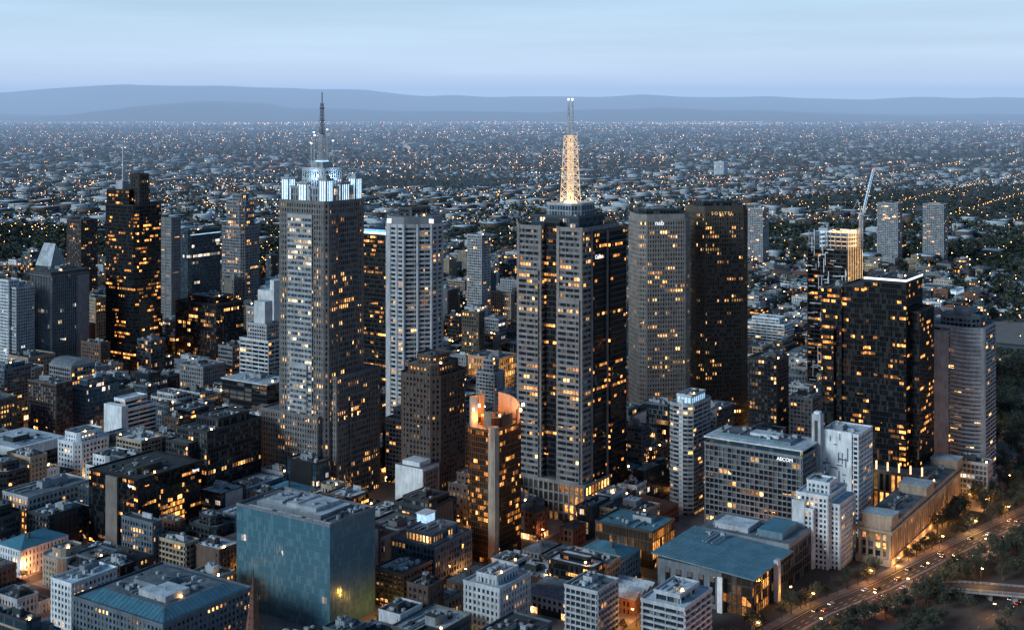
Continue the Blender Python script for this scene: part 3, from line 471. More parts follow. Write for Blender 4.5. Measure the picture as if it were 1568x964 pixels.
def fillbuild(X,Y,w,d,H,Yc,r):
    nm,sf=r.choice(fstyles); st=sf(r); e=.4; k=r.random(); roofs=['r_grey','r_white','r_grey','r_dark','r_white','r_dark']
    if H<20 and k<.3:
        nm='masonry_building'; st=fstyles[1][1](r); m=MB(nm,X,Y); m.facade(rect(e,e,w-e,d-e),0,H,st,None); m.hip(-.2,-.2,w+.2,d+.2,H+.02,min(w,d)*.22,r.choice(['r_dark','r_grey','r_blue','terra','r_dark'])); m.box(w*.3,d*.3,H,w*.3+1.2,d*.3+1.2,H+min(w,d)*.22+1.5,'brick')
    elif H<20 and k<.42:
        m=MB('sawtooth_roofed_warehouse',X,Y); m.facade(rect(e,e,w-e,d-e),0,H*.7,fstyles[1][1](r),None); n=max(3,int(w/6)); q=H*.7; rf=r.choice(['r_white','r_grey','r_dark'])
        for i in range(n):
            x0,x1=w*i/n,w*(i+1)/n
            m.face([(x0,0,q+.02),(x1,0,q+3),(x1,d,q+3),(x0,d,q+.02)],rf); m.face([(x1,0,q+3),(x1,0,q),(x1,d,q),(x1,d,q+3)],'g_dark'); m.face([(x0,0,q),(x1,0,q),(x1,0,q+3)],'conc'); m.face([(x0,d,q),(x1,d,q+3),(x1,d,q)],'conc')
    elif k<.62 and w>18:
        m=MB(nm,X,Y); s=r.uniform(.35,.65)*w; H2=H*r.uniform(.45,.85); st2=sf(r)
        m.facade(rect(e,e,s-.2,d-e),0,H,st,r.choice(roofs)); m.clutter(1.5,1.5,s-1.5,d-1.5,H,5,True,r)
        m.facade(rect(s+.2,e,w-e,d*.75),0,H2,st2,r.choice(roofs)); m.clutter(s+1.5,1.5,w-1.5,d*.72,H2,4,r.random()<.5,r); m.box(s+.2,d*.76,0,w-e,d-e,5,'conc','r_dark')
        if r.random()<.5: m.box(s-.9,d*.3,0,s+.19,d*.6,H+3,'lconc')
    elif k<.75 and w>16 and d>16:
        m=MB(nm,X,Y); P=cham(e,e,w-e,d-e,min(w,d)*.16); m.facade(P,0,H,st,r.choice(roofs)); m.facade(cham(5,5,w-5,d-5,2),H,H+r.uniform(3,7),st,r.choice(roofs)); m.clutter(6,6,w-6,d-6,m.top[1],4,False,r)
    else:
        m=MB(nm,X,Y); m.facade(rect(e,e,w-e,d-e),0,H,st,r.choice(roofs))
        if r.random()<.35 and w>16 and d>16: m.facade(rect(4,4,w-4,d-5),H,H+3.5*r.randint(1,3),st,r.choice(roofs)); m.clutter(5,5,w-5,d-6,m.top[1],5,r.random()<.6,r)
        else: m.clutter(1.5,1.5,w-1.5,d-1.5,H,10 if Yc<1100 else 5,True,r)
        if r.random()<.4: m.box(0,d*.15,0,.35,d*.85,H+.5,st[7])
        if r.random()<.35: m.box(w*.2,0,0,w*.85,.35,H+.45,r.choice(['brick','conc','lconc','white']))
    if r.random()<.6: m.prism(rect(-.15,-.15,w+.15,d+.15),.14,3.6,'g_shop','dark',2.6,3.6)
    if r.random()<.12: m.box(w*.2,d*.2,H+1.6,w*.2+.8,d*.2+.8,H+2.4,'e_lamp')
    m.done()
for ia in range(-2,14):
    for ib in range(-8,24):
        a0,b0=ia*PA+40,ib*PB+8; a1,b1=a0+PA-22,b0+PB-17
        cx,cy=xy((a0+a1)/2,(b0+b1)/2)
        if cy<560 or cy>2300 or abs(cx)/cy>.56: continue
        if not(road_d(cx,cy)<70 and cx>0 and cy<1500): pav.prism(rect(a0-3,b0-3,a1+3,b1+3),0,.13,'pave')
        b=b0
        while b<b1-8:
            d=random.uniform(18,32)
            if b+d>b1-10: d=b1-b
            a=a0
            while a<a1-8:
                w=random.uniform(13,38)
                if a+w>a1-9: w=a1-a
                X,Y=xy(a,b); Xc,Yc=xy(a+w/2,b+d/2)
                ok=vis(Xc,Yc) and Yc<2250
                if ok:
                    for f in FP:
                        if a<f[2] and a+w>f[0] and b<f[3] and b+d>f[1]: ok=False; break
                corners=[road_d(*xy(a+s*w,b+t*d)) for s in (0,1) for t in (0,1)]
                if min(corners)<17: ok=False
                if Xc/Yc>.36 and Yc>800: ok=False
                if Xc/Yc>.30 and Yc>1000 and random.random()<.55: ok=False
                if ok and random.random()<.95:
                    r=R(nfill*13+5)
                    if Yc<780: H=r.uniform(9,26)
                    elif Yc<920: H=r.uniform(10,32)
                    elif Yc<1250: H=r.choice([r.uniform(14,36),r.uniform(20,50)])
                    elif Yc<1600: H=r.choice([r.uniform(12,35),r.uniform(12,35),r.uniform(30,75)])
                    else: H=r.choice([r.uniform(8,20),r.uniform(8,20),r.uniform(15,48)])
                    if 150<Xc and Yc<1000: H=min(H,26)
                    if 0.17<Xc/Yc and Yc>1200: H=min(H,22)
                    fillbuild(X,Y,w,d,H,Yc,r); nfill+=1
                a+=w+(random.uniform(3,5) if random.random()<.25 else 0)
            b+=d
        k=a0
        while k<a1:
            X,Y=xy(k,b0-7)
            if vis(X,Y,.42) and Y<1450 and Y>660 and not(road_d(X,Y)<10): lamps.append((X,Y,A+math.pi/2))
            k+=70
        X,Y=xy(a0-9,(b0+b1)/2)
        if vis(X,Y,.42) and 660<Y<1450 and road_d(X,Y)>10: lamps.append((X,Y,A))
        for k in range(7):
            X,Y=xy(a0+k*32+random.uniform(-5,5),b0-4.5)
            inside=any(f[0]+2<ab(X,Y)[0]<f[2]-2 and f[1]+2<ab(X,Y)[1]<f[3]-2 for f in FP)
            if vis(X,Y) and Y<1500 and road_d(X,Y)>13 and not inside: trees.append((X,Y,random.uniform(.55,.9)))
pav.done()
def strip(name,pts,w,z,mat,off=0,dash=None,thick=0):
    m=MB(name,0,0,0)
    P=[Vector(p) for p in pts]; L=[];R_=[]
    for i,p in enumerate(P):
        d=(P[min(i+1,len(P)-1)]-P[max(i-1,0)]).normalized(); n=Vector((-d.y,d.x)); L.append(p+n*(off+w/2)); R_.append(p+n*(off-w/2))
    for i in range(len(P)-1):
        if dash:
            ln=(P[i+1]-P[i]).length; k=0
            while k<ln-dash:
                f0,f1=k/ln,(k+dash*.4)/ln; q=[R_[i].lerp(R_[i+1],f0),R_[i].lerp(R_[i+1],f1),L[i].lerp(L[i+1],f1),L[i].lerp(L[i+1],f0)]
                m.face([(v.x,v.y,z) for v in q],mat); k+=dash
        else:
            q=[R_[i],R_[i+1],L[i+1],L[i]]; m.face([(v.x,v.y,z) for v in q],mat)
            if thick:
                m.face([(R_[i].x,R_[i].y,z-thick),(R_[i+1].x,R_[i+1].y,z-thick),(R_[i+1].x,R_[i+1].y,z),(R_[i].x,R_[i].y,z)],mat)
                m.face([(L[i+1].x,L[i+1].y,z-thick),(L[i].x,L[i].y,z-thick),(L[i].x,L[i].y,z),(L[i+1].x,L[i+1].y,z)],mat)
    return m.done()
strip('road',RD,24,.02,'asph')
for o_ in (-6,6,-3,3): strip('lane_marking',RD,.25,.03,'mark',o_,9)
strip('tram_median',RD,1.6,.15,'pave',0,None,.13)
for o_ in (15,-15): strip('pavement',RD,5.5,.14,'pave',o_,None,.14)
for o_ in (11,-11): strip('edge_marking',RD,.2,.03,'mark',o_)
RD2=[(200,640),(262,722),(330,790),(420,860),(560,990)]
strip('road',RD2,12,.024,'asph'); strip('lane_marking',RD2,.2,.034,'mark',0,8)
rail=MB('railway_tracks',0,0,math.radians(46))
for k in range(9):
    b=-95-k*5.0
    for s in (0,1.5): rail.box(560,b+s,.02,1100,b+s+.12,.25,'dark')
rail.done()
m=MB('road_bridge',0,0,0)
bp=[Vector((232,771)),Vector((262,757)),Vector((300,742)),Vector((360,728)),Vector((460,712))]
bz=[.1,5,7,7.5,8]; W=6.5
for i in range(4):
    p,q=bp[i],bp[i+1]; d=(q-p).normalized(); n=Vector((-d.y,d.x)); z0,z1=bz[i],bz[i+1]
    a,b,c,e=p-n*W,q-n*W,q+n*W,p+n*W
    m.face([(a.x,a.y,z0),(b.x,b.y,z1),(c.x,c.y,z1),(e.x,e.y,z0)],'asph'); m.face([(a.x,a.y,z0-1.3),(b.x,b.y,z1-1.3),(b.x,b.y,z1),(a.x,a.y,z0)],'lconc'); m.face([(e.x,e.y,z0),(c.x,c.y,z1),(c.x,c.y,z1-1.3),(e.x,e.y,z0-1.3)],'lconc')
    m.face([(a.x,a.y,z0-1.3),(e.x,e.y,z0-1.3),(c.x,c.y,z1-1.3),(b.x,b.y,z1-1.3)],'conc')
    for sgn in (-1,1):
        A0=p+n*W*sgn*.97; B0=q+n*W*sgn*.97
        for h in (.5,1.0,1.4): m.beam((A0.x,A0.y,z0+h),(B0.x,B0.y,z1+h),.14,'steel')
        L=(B0-A0).length
        for k in range(int(L/3)+1):
            t=k*3/L; P_=A0.lerp(B0,t); z=z0+(z1-z0)*t; m.beam((P_.x,P_.y,z),(P_.x,P_.y,z+1.4),.14,'steel')
    if i>0:
        for k in range(3):
            P_=p.lerp(q,k/3); z=z0+(z1-z0)*k/3; m.box(P_.x-.8,P_.y-3,0,P_.x+.8,P_.y+3,z-1.3,'lconc')
m.done()
for k in range(5):
    p=Vector((245,765)).lerp(Vector((360,728)),k/4); lamps.append((p.x,p.y+7,-1.5,5.8))
acc=0
for i in range(len(RD)-1):
    p,q=Vector(RD[i]),Vector(RD[i+1]); L=(q-p).length; d=(q-p)/L; n=Vector((-d.y,d.x)); k=0
    while k<L:
        c=p+d*k; s=1 if int(acc)%2 else -1; acc+=1
        if 640<c.y<1200: lamps.append((c.x+n.x*13*s,c.y+n.y*13*s,math.atan2(-n.y*s,-n.x*s)))
        k+=28
for i in range(len(RD2)-1):
    p,q=Vector(RD2[i]),Vector(RD2[i+1])
    for k in range(2): c=p.lerp(q,k/2); lamps.append((c.x+7,c.y,math.pi,.1,1))
m=MB('street_lamp',0,0,0); m.cyl(0,0,.14,.08,0,8.5,'dark',8); m.cyl(0,0,.3,.2,0,.6,'dark',8); m.beam((0,0,8.4),(2.2,0,8.9),.12,'dark'); m.box(1.7,-.2,8.8,2.7,.2,9.05,'dark'); m.prism(rect(1.6,-.35,2.8,.35),8.45,8.78,'e_lamp',bot=True)
base=m.done(); lm=base.data; bpy.data.objects.remove(base)
for i,l in enumerate(lamps):
    o=bpy.data.objects.new('street_lamp',lm); sc.collection.objects.link(o); z=l[3] if len(l)>3 else .1
    o.location=(l[0],l[1],z); o.rotation_euler=(0,0,l[2])
    hot=(l[0]>90 and l[1]<1100); PW=3000 if len(l)>4 else (7500 if hot else 11000)
    plight('lamp_bulb',(2.2,0,8.2),(1,.33+.14*random.random(),.06+.10*random.random()),PW*random.uniform(.3,1.7),.4,o)
def carmesh(body):
    m=MB('car',0,0,0); prof=[(-2.2,.35),(2.2,.35),(2.25,.7),(1.3,.9),(.6,1.4),(-.9,1.43),(-1.7,1.0),(-2.2,.92)]
    n=len(prof)
    for i in range(n):
        p,q=prof[i],prof[(i+1)%n]; mat='black' if i in (3,5) else body
        m.face([(p[0],.9,p[1]),(q[0],.9,q[1]),(q[0],-.9,q[1]),(p[0],-.9,p[1])],mat)
    m.face([(p[0],-.9,p[1]) for p in prof],body); m.face([(p[0],.9,p[1]) for p in reversed(prof)],body)
    for s in (-1,1):
        m.face([(1.15,s*.905,.93),(.55,s*.905,1.33),(-.85,s*.905,1.35),(-1.45,s*.905,1.0)][::s],'black')
        for x in (-1.35,1.4):
            P=[(x+.34*math.cos(t*math.pi/5),.34+.34*math.sin(t*math.pi/5)) for t in range(10)]
            m.face([(p[0],s*.93,p[1]) for p in P][::-s],'black')
            for i in range(10): p,q=P[i],P[(i+1)%10]; m.face([(p[0],s*.93,p[1]),(q[0],s*.93,q[1]),(q[0],s*.7,q[1]),(p[0],s*.7,p[1])],'black')
        m.box(2.2,s*.65-.14,.60,2.3,s*.65+.14,.74,'e_lampw'); m.box(-2.28,s*.65-.18,.72,-2.18,s*.65+.18,.88,'e_red')
    o=m.done(); d=o.data; bpy.data.objects.remove(o); return d
MT['red']=wall('red_paint',(.3,.03,.02),.3); cm=[carmesh(k) for k in ('white','dark','red','steel','black','dark')]
for rd,off_,ncar in ((RD,(4.5,8,-4.5,-8),12),(RD2,(3,-3),6)):
    for of in off_:
        s=25
        cum=[0]
        for i in range(len(rd)-1): cum.append(cum[-1]+math.dist(rd[i],rd[i+1]))
        for c in range(ncar):
            s+=random.uniform(9,62)
            for i in range(len(rd)-1):
                if cum[i]<=s<cum[i+1]:
                    t=(s-cum[i])/(cum[i+1]-cum[i]); p=Vector(rd[i]).lerp(Vector(rd[i+1]),t); d=(Vector(rd[i+1])-Vector(rd[i])).normalized(); n=Vector((-d.y,d.x)); q=p+n*of
                    o=bpy.data.objects.new('car',random.choice(cm)); sc.collection.objects.link(o); o.location=(q.x,q.y,.03); o.rotation_euler=(0,0,math.atan2(d.y,d.x)+(math.pi if of>0 else 0))

# ---------------------------------------------------------------- TREES
MT['leaf']=wall('foliage',(.032,.048,.034),.7,.5,0,.5); MT['leaf2']=wall('foliage_light',(.055,.078,.05),.7,.4,0,.5); MT['bark']=wall('bark',(.09,.07,.055),.9)
def treemesh(seed):
    r=R(seed); m=MB('tree',0,0,0); m.cyl(0,0,.38,.2,0,4.2,'bark',7)
    cl=[]
    for k in range(6):
        t=k*1.05+r.random(); e=Vector((math.cos(t)*r.uniform(1.8,3.2),math.sin(t)*r.uniform(1.8,3.2),r.uniform(5.2,8.8))); m.beam((0,0,r.uniform(2.6,4)),e,.16,'bark'); cl.append((e,r.uniform(1.5,2.4)))
    cl.append((Vector((0,0,9.2)),1.9)); cl.append((Vector((0,0,6.6)),2.2))
    for c,rad in cl:
        for j in range(75):
            d=Vector((r.gauss(0,1),r.gauss(0,1),r.gauss(0,.8))).normalized()*rad*r.uniform(.55,1.08); p=c+d; a=Vector((r.gauss(0,1),r.gauss(0,1),r.gauss(0,1))).normalized(); b=a.orthogonal().normalized(); s=r.uniform(.28,.55)
            q=a.cross(b); m.face([tuple(p+b*s),tuple(p+q*s*.7),tuple(p-b*s),tuple(p-q*s*.7)],'leaf' if r.random()<.65 else 'leaf2')
    o=m.done(); d=o.data; bpy.data.objects.remove(o); return d
tms=[treemesh(k) for k in range(4)]
for i in range(len(RD)-1):
    p,q=Vector(RD[i]),Vector(RD[i+1]); L=(q-p).length; d=(q-p)/L; n=Vector((-d.y,d.x)); k=0
    while k<L:
        c=p+d*k
        if 650<c.y<1200:
            for s in (16,-16,-23):
                if random.random()<.8:
                    X,Y=c.x+n.x*s,c.y+n.y*s
                    if not any(f[0]<ab(X,Y)[0]<f[2] and f[1]<ab(X,Y)[1]<f[3] for f in FP): trees.append((X,Y,random.uniform(.7,1.15)))
        k+=10
for _ in range(900):
    Y=random.uniform(800,1400); X=Y*random.uniform(.30,.50)
    d=road_d(X,Y)
    if -26<d<22: continue
    a,b=ab(X,Y)
    if any(f[0]-2<a<f[2]+2 and f[1]-2<b<f[3]+2 for f in FP): continue
    if d<0 and random.random()<.25: continue
    trees.append((X,Y,random.uniform(.8,1.5)))
for _ in range(300):
    Y=random.uniform(640,900); X=Y*random.uniform(.26,.46); d=road_d(X,Y)
    if d<-22 and not(-.3*(X-262)+757-16<Y<-.3*(X-262)+757+16) and abs((X-262)*.72-(Y-722)*.69)>9: trees.append((X,Y,random.uniform(.6,1.2)))
for X,Y,s in trees:
    o=bpy.data.objects.new('street_tree',random.choice(tms)); sc.collection.objects.link(o); o.location=(X,Y,.1); o.scale=(s,s,s*random.uniform(.85,1.15)); o.rotation_euler=(0,0,random.random()*6.28)

# ---------------------------------------------------------------- MASS GEOMETRY
def massobj(name,V,F,FM,P,S,Rz,mats,instmat=None):
    n=len(V); k=len(P); c,s=np.cos(Rz),np.sin(Rz)
    Q=V[None]*S[:,None,:]; X=Q[...,0]*c[:,None]-Q[...,1]*s[:,None]; Y=Q[...,0]*s[:,None]+Q[...,1]*c[:,None]
    co=np.stack([X,Y,Q[...,2]],-1)+P[:,None,:]
    lt=np.array([len(f) for f in F]); fl=np.concatenate([np.array(f) for f in F])
    loops=(fl[None]+np.arange(k)[:,None]*n).ravel().astype(np.int32); tot=np.tile(lt,k).astype(np.int32); st=np.concatenate([[0],np.cumsum(tot)[:-1]]).astype(np.int32)
    me=bpy.data.meshes.new(name); me.vertices.add(n*k); me.vertices.foreach_set('co',co.ravel().astype(np.float32)); me.loops.add(len(loops)); me.loops.foreach_set('vertex_index',loops)
    me.polygons.add(len(tot)); me.polygons.foreach_set('loop_start',st)
    try: me.polygons.foreach_set('loop_total',tot)
    except Exception: pass
    for q in mats: me.materials.append(MT[q])
    mi=(instmat if instmat is not None else np.tile(FM,(k,1))).ravel().astype(np.int32); me.polygons.foreach_set('material_index',mi)
    me.update(calc_edges=True); ob=bpy.data.objects.new(name,me); sc.collection.objects.link(ob); return ob
hv=np.array([(-.5,-.5,0),(.5,-.5,0),(.5,.5,0),(-.5,.5,0),(-.5,-.5,.62),(.5,-.5,.62),(.5,.5,.62),(-.5,.5,.62),(-.5,0,1),(.5,0,1)],float)
hf=[(0,1,5,4),(1,2,6,5),(2,3,7,6),(3,0,4,7),(5,6,9),(7,4,8),(4,5,9,8),(6,7,8,9)]
isroof=np.array([0,0,0,0,0,0,1,1])
MT['h_w']=wall('house_wall_pale',(.44,.48,.50)); MT['h_b']=wall('house_wall_brick',(.13,.10,.085)); MT['rf1']=wall('house_roof_pale',(.62,.78,.90),.6,.2,0,.02); MT['rf2']=wall('house_roof_grey',(.15,.20,.26),.7,.2,0,.02); MT['rf3']=wall('house_roof_tile',(.10,.065,.055),.8,.2,0,.02); MT['rf4']=wall('house_roof_dark',(.04,.055,.07),.8,.2,0,.02)
def wedge(n,y0,y1,m=.50,pw=1.0):
    Y=rs.uniform(y0**(1+pw),y1**(1+pw),n)**(1/(1+pw)); X=Y*rs.uniform(-m,m,n); return X,Y
def snap(X,Y,row,ang=A):
    a=X*math.cos(ang)+Y*math.sin(ang); b=-X*math.sin(ang)+Y*math.cos(ang)
    k=np.round(b/row); b2=k*row+np.where(rs.rand(len(b))<.5,-1,1)*row*.27+rs.uniform(-1.5,1.5,len(b))
    return a*math.cos(ang)-b2*math.sin(ang), a*math.sin(ang)+b2*math.cos(ang)
def pn(X,Y,s):
    return (np.sin(X/s+1.3*np.sin(Y/s*.7+2))+np.sin(Y/s*1.1+1.7*np.sin(X/s*.6))+np.sin((X+Y)/s*.53+4))/3
def houses(name,n,y0,y1,sx,sz,pw=1.0,pale=.35,row=34,ns=420):
    X,Y=wedge(n,y0,y1,.5,pw); X,Y=snap(X,Y,row,A)
    keep=(pn(X,Y,ns)>-.34)
    keep&=~((X/Y>.28)&(Y<2700)&(Y>1200)&(pn(X,Y,200)>-.2))
    X,Y=X[keep],Y[keep]; k=len(X)
    S=np.stack([rs.uniform(*sx,k),rs.uniform(sx[0]*.8,sx[1]*.9,k),rs.uniform(*sz,k)],1)
    pl=np.clip(pale+.45*pn(X+900,Y,ns*.8),.05,.85)
    wm=(rs.rand(k)<.6).astype(int); rm=np.where(rs.rand(k)<pl,2,rs.randint(3,6,k)); mi=np.where(isroof[None]==1,rm[:,None],wm[:,None])
    return massobj(name,hv,hf,None,np.stack([X,Y,np.zeros(k)],1),S,A+np.where(rs.rand(k)<.5,0,math.pi/2)+rs.normal(0,.05,k),['h_w','h_b','rf1','rf2','rf3','rf4'],mi)
houses('suburban_houses',34000,1750,5200,(8,17),(6,10))
houses('suburban_houses',27000,5000,13000,(14,30),(7,11),.6,.28,60,800)
houses('distant_suburb',11000,12500,30000,(25,60),(8,14),.3,.16,120,2200)
bv=np.array([(-.5,-.5,0),(.5,-.5,0),(.5,.5,0),(-.5,.5,0),(-.5,-.5,1),(.5,-.5,1),(.5,.5,1),(-.5,.5,1)],float); bf=[(0,1,5,4),(1,2,6,5),(2,3,7,6),(3,0,4,7),(4,5,6,7)]; bro=np.array([0,0,0,0,1])
def sheds(name,n,y0,y1,sx,sz,pw=1.0,ns=500,thr=-.2):
    X,Y=wedge(n,y0,y1,.5,pw); kk=pn(X,Y+700,ns)>thr; X,Y=X[kk],Y[kk]; k=len(X); S=np.stack([rs.uniform(*sx,k)*1.5,rs.uniform(*sx,k),rs.uniform(*sz,k)],1)
    rm=np.where(rs.rand(k)<.6,2,rs.randint(3,6,k)); mi=np.where(bro[None]==1,rm[:,None],rs.randint(0,2,k)[:,None])
    massobj(name,bv,bf,None,np.stack([X,Y,np.zeros(k)],1),S,np.full(k,A)+rs.normal(0,.03,k),['h_w','h_b','rf1','rf2','rf3','rf4'],mi)
sheds('warehouses_and_flats',4600,1800,9000,(16,44),(9,20)); sheds('warehouses_and_flats',1800,9000,26000,(60,190),(9,18),.5,1500,.25)
def leaftpl(seed,nq):
    r=np.random.RandomState(seed); V=[];F=[]
    cs=r.normal(0,.23,(6,3))*[1,1,.7]+[0,0,.6]
    for i in range(nq):
        c=cs[r.randint(6)]; d=r.normal(size=3); d/=np.linalg.norm(d); p=c+d*r.uniform(.15,.3); a=r.normal(size=3); a/=np.linalg.norm(a); b=np.cross(a,[.3,.5,.8]); b/=np.linalg.norm(b); s=r.uniform(.09,.17)
        k=len(V); V+=[p+a*s,p+b*s,p-a*s,p-b*s]; F.append((k,k+1,k+2,k+3))
    return np.array(V),F
def treemass(name,n,y0,y1,s0,s1,nq,pw=1.0,cond=None):
    for sd in range(3):
        X,Y=wedge(n//3,y0,y1,.5,pw)
        if cond is not None: kk=cond(X,Y); X,Y=X[kk],Y[kk]
        kk=np.ones(len(X),bool)
        aa=X*UX+Y*UY; bb=-X*UY+Y*UX
        for f in FP: kk&=~((aa>f[0]-3)&(aa<f[2]+3)&(bb>f[1]-3)&(bb<f[3]+3))
        X,Y=X[kk],Y[kk]; V,F=leaftpl(sd+3,nq); k=len(X); s=rs.uniform(s0,s1,k)
        S=np.stack([s*1.1,s*1.1,s],1); mi=(rs.rand(k,len(F))<.25).astype(int)
        massobj(name,V,F,None,np.stack([X,Y,np.zeros(k)],1),S,rs.uniform(0,6.28,k),['leaf','leaf2'],mi)
treemass('park_trees',9000,1300,3000,9,17,44,1.0,lambda X,Y:((X/Y>.27)&(pn(X,Y,200)>-.35))|(Y>1700))
treemass('suburban_trees',17000,2300,6500,10,19,16,1.0)
treemass('distant_trees',18000,6000,16000,24,48,8,.5)
treemass('park_trees',2600,1600,2600,11,19,40,1.0,lambda X,Y:(X/Y<-.27)&(Y>1750))
ov=np.array([(1,0,0),(0,1,0),(-1,0,0),(0,-1,0),(0,0,1),(0,0,-1)],float); of_=[(0,1,4),(1,2,4),(2,3,4),(3,0,4),(1,0,5),(2,1,5),(3,2,5),(0,3,5)]
MT['fl_o']=glow('distant_sodium_lamp',(1,.38,.08),14); MT['fl_w']=glow('distant_white_lamp',(.8,.9,1),6); MT['fl_y']=glow('distant_warm_lamp',(1,.55,.22),12)
LX=[];LY=[];LR=[];LM=[]
def addl(X,Y,r,mi): LX.extend(X);LY.extend(Y);LR.extend(r);LM.extend(mi)
for y0,y1,n,r0,r1,pw,ns in ((1500,5000,2400,.45,.85,1.,300),(5000,14000,2000,.8,1.6,.5,900),(14000,30000,1300,1.6,3.4,.2,2600)):
    X,Y=wedge(n,y0,y1,.48,pw); kk=pn(X,Y,ns)+rs.normal(0,.25,n)>0; X,Y=X[kk],Y[kk]; addl(X,Y,rs.uniform(r0,r1,len(X)),rs.choice([0,1,2],len(X),p=[.6,.1,.3]))
for fam in range(2):
    for j in range(40 if fam==0 else 34):
        ang=A+(math.pi/2 if fam else 0)+rs.normal(0,.03)
        y=1900*math.exp(rs.uniform(0,2.6)); x=y*rs.uniform(-.5,.5); L=rs.uniform(700,1900)*(1+y/3500); st=30*(1+y/8000); nn=int(2*L/st); t=np.linspace(-L,L,nn)
        X=x+np.cos(ang)*t+rs.normal(0,1.2,nn); Y=y+np.sin(ang)*t+rs.normal(0,1.2,nn); kk=(Y>1600)&(np.abs(X/Y)<.5)&(rs.rand(nn)<.85); X,Y=X[kk],Y[kk]; f=rs.uniform(.6,1.15)
        addl(X,Y,(.42+Y/8000)*f*rs.uniform(.6,1.25,len(X)),np.full(len(X),rs.choice([0,0,0,2,2,1])))
for j in range(34):   # lit shopping centres, stations and sports grounds
    y=2200*math.exp(rs.uniform(0,2.3)); x=y*rs.uniform(-.45,.45); n=rs.randint(18,60); sp_=60+y/40
    a=rs.normal(0,sp_*2.4,n); b=rs.normal(0,sp_*.7,n); X=x+a*UX-b*UY if j%2 else x+b*UX-a*UY; Y=y+a*UY+b*UX if j%2 else y+b*UY+a*UX
    addl(X,Y,(.5+y/7500)*rs.uniform(.6,1.4,n),np.full(n,rs.choice([0,0,2,1])))
LX,LY,LR,LM=map(np.array,(LX,LY,LR,LM)); k=len(LX)
massobj('suburb_street_lights',ov,of_,None,np.stack([LX,LY,np.full(k,11.)+LR],1),np.stack([LR]*3,1),np.zeros(k),['fl_o','fl_w','fl_y'],np.tile(LM[:,None],(1,8)))

# ---------------------------------------------------------------- GROUND, HILLS
mg,nt,b=nodes('ground_suburb'); geo=N(nt,'ShaderNodeNewGeometry'); sp=N(nt,'ShaderNodeSeparateXYZ'); nt.links.new(geo.outputs['Position'],sp.inputs[0])
v1=N(nt,'ShaderNodeTexVoronoi'); v1.inputs['Scale'].default_value=.02; nt.links.new(geo.outputs['Position'],v1.inputs['Vector'])
n1=N(nt,'ShaderNodeTexNoise'); n1.inputs['Scale'].default_value=.0016; n1.inputs['Detail'].default_value=8; nt.links.new(geo.outputs['Position'],n1.inputs['Vector'])
n2=N(nt,'ShaderNodeTexNoise'); n2.inputs['Scale'].default_value=.05; n2.inputs['Detail'].default_value=6; nt.links.new(geo.outputs['Position'],n2.inputs['Vector'])
sv=N(nt,'ShaderNodeSeparateXYZ'); nt.links.new(v1.outputs['Color'],sv.inputs[0])
veg=mixc(nt,n1.outputs['Fac'],(.013,.024,.020,1),(.04,.05,.048,1)); urb=mixc(nt,math_(nt,'GREATER_THAN',sv.outputs[0],.85),veg,(.10,.13,.16,1))
asph=mixc(nt,n2.outputs['Fac'],(.022,.026,.024,1),(.065,.067,.068,1))
far=N(nt,'ShaderNodeMapRange'); inp(nt,far.inputs[0],sp.outputs[1]); far.inputs[1].default_value=1500; far.inputs[2].default_value=1900
inp(nt,b.inputs['Base Color'],mixc(nt,far.outputs[0],asph,urb)); b.inputs['Roughness'].default_value=.95
MT['ground']=mg
m=MB('ground',0,0,0); m.face([(-60000,-4000,0),(60000,-4000,0),(60000,60000,0),(-60000,60000,0)],'ground'); m.done()
MT['hill']=wall('forested_hills',(.03,.05,.035),.95,.3,0,.001)
def hills(name,ys,prof,depth,seed,amp):
    r=np.random.RandomState(seed); xs=np.linspace(-30000,30000,420); px=[p[0] for p in prof]; pz=[p[1] for p in prof]; base=np.interp(xs,px,pz)
    ph=r.uniform(0,6.28,10); nz=sum(np.sin(xs/(3200/(1+i*1.6))+ph[i])/(1+i) for i in range(10))*amp
    crest=np.maximum(base+nz,5); prof_=[0,.18,.42,.7,.9,1,.8,.4]; V=[];F=[]
    for j,f in enumerate(prof_):
        yy=ys+depth*(j/5-1)
        for i,x in enumerate(xs): V.append((x,yy+300*math.sin(x/1500+j),-8+crest[i]*f+ (r.normal(0,amp*.25) if 0<j<5 else 0)))
    n=len(xs)
    for j in range(len(prof_)-1):
        for i in range(n-1): F.append((j*n+i,j*n+i+1,(j+1)*n+i+1,(j+1)*n+i))
    me=bpy.data.meshes.new(name); me.from_pydata(V,[],F); me.materials.append(MT['hill'])
    for p in me.polygons: p.use_smooth=True
    o=bpy.data.objects.new(name,me); sc.collection.objects.link(o)
pp=[(0,560),(90,640),(150,690),(200,735),(260,700),(330,710),(400,665),(480,600),(560,590),(620,500),(660,455),(700,470),(760,450),(850,480),(920,465),(980,515),(1040,465),(1100,445),(1180,470),(1260,430),(1330,395),(1400,425),(1568,405)]
hills('hills',31500,[(-30000,380)]+[((p-784)*15.7,z) for p,z in pp]+[(30000,380)],6000,3,20)
hills('foothills',22500,[(-30000,100),(-7500,130),(-6200,280),(-5300,320),(-4300,290),(-3800,200),(-1000,150),(600,120),(2500,200),(5000,130),(30000,100)],3500,5,22)

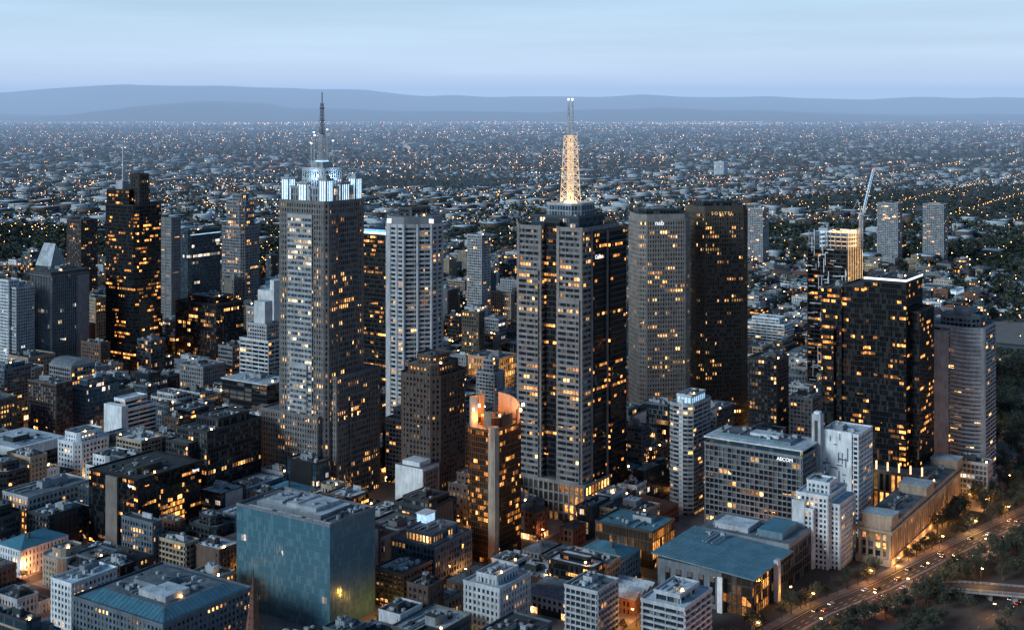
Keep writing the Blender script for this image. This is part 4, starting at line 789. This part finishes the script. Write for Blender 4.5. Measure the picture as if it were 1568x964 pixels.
# ---------------------------------------------------------------- HAZE over the suburbs
hz=bpy.data.materials.new('atmospheric_haze'); hz.use_nodes=True; nt=hz.node_tree; nt.nodes.clear(); out=N(nt,'ShaderNodeOutputMaterial')
SG=5.2e-5
ab_=N(nt,'ShaderNodeVolumeAbsorption'); ab_.inputs['Color'].default_value=(0,0,0,1); ab_.inputs['Density'].default_value=SG
em=N(nt,'ShaderNodeEmission'); em.inputs['Color'].default_value=(.36,.54,.84,1); em.inputs['Strength'].default_value=SG
ad=N(nt,'ShaderNodeAddShader'); nt.links.new(ab_.outputs[0],ad.inputs[0]); nt.links.new(em.outputs[0],ad.inputs[1]); nt.links.new(ad.outputs[0],out.inputs['Volume'])
MT['haze']=hz
m=MB('haze',0,0,0); m.box(-45000,3600,-30,45000,50000,850,'haze'); m.done()

# ---------------------------------------------------------------- WORLD
w=bpy.data.worlds.new('World'); sc.world=w; w.use_nodes=True; nt=w.node_tree; nt.nodes.clear()
out=N(nt,'ShaderNodeOutputWorld'); bg=N(nt,'ShaderNodeBackground'); nt.links.new(bg.outputs[0],out.inputs[0])
sk=N(nt,'ShaderNodeTexSky',sky_type='NISHITA'); sk.sun_disc=False; sk.sun_elevation=math.radians(3); sk.sun_rotation=math.radians(235); sk.altitude=200
tc=N(nt,'ShaderNodeTexCoord'); sp=N(nt,'ShaderNodeSeparateXYZ'); nt.links.new(tc.outputs['Generated'],sp.inputs[0])
el=math_(nt,'SQRT',math_(nt,'MAXIMUM',sp.outputs[2],0.0))
cr=N(nt,'ShaderNodeValToRGB'); inp(nt,cr.inputs[0],el); E=cr.color_ramp.elements
E[0].position=0; E[0].color=(.95,1.0,1.12,1); E[1].position=1; E[1].color=(.03,.08,.16,1)
for p,c in ((.12,(.92,.98,1.08)),(.17,(.72,.86,1.0)),(.23,(.57,.76,.93)),(.29,(.47,.68,.88)),(.45,(.13,.29,.50)),(.72,(.04,.115,.24))):
    e=E.new(p); e.color=c4(c)
mp=N(nt,'ShaderNodeMapping'); mp.inputs['Scale'].default_value=(2.2,2.2,38); nt.links.new(tc.outputs['Generated'],mp.inputs[0])
cn=N(nt,'ShaderNodeTexNoise'); cn.inputs['Scale'].default_value=1.5; cn.inputs['Detail'].default_value=7; nt.links.new(mp.outputs[0],cn.inputs['Vector'])
kk=math_(nt,'MULTIPLY_ADD',cn.outputs['Fac'],.42,.79)
vs=N(nt,'ShaderNodeVectorMath',operation='SCALE'); nt.links.new(cr.outputs[0],vs.inputs[0]); inp(nt,vs.inputs['Scale'],kk)
va=N(nt,'ShaderNodeVectorMath',operation='SCALE'); nt.links.new(sk.outputs[0],va.inputs[0]); va.inputs['Scale'].default_value=.015
vb=N(nt,'ShaderNodeVectorMath',operation='ADD'); nt.links.new(vs.outputs[0],vb.inputs[0]); nt.links.new(va.outputs[0],vb.inputs[1]); nt.links.new(vb.outputs[0],bg.inputs[0]); bg.inputs[1].default_value=1.0
sl=bpy.data.lights.new('sun','SUN'); sl.energy=2.5; sl.angle=math.radians(20); sl.color=(.86,.96,1); so=bpy.data.objects.new('sun',sl); sc.collection.objects.link(so)
dv=Vector((.80,.48,-.42)); so.rotation_euler=dv.to_track_quat('-Z','Y').to_euler()
# ---------------------------------------------------------------- CAMERA
cd=bpy.data.cameras.new('camera'); cam=bpy.data.objects.new('camera',cd); sc.collection.objects.link(cam); sc.camera=cam
cam.location=(0,0,285); cam.rotation_euler=(math.radians(90),0,0); cd.sensor_width=36; cd.lens=45.92; cd.shift_y=-.2066; cd.clip_start=1; cd.clip_end=120000
print('fill',nfill,'lamps',len(lamps),'trees',len(trees))
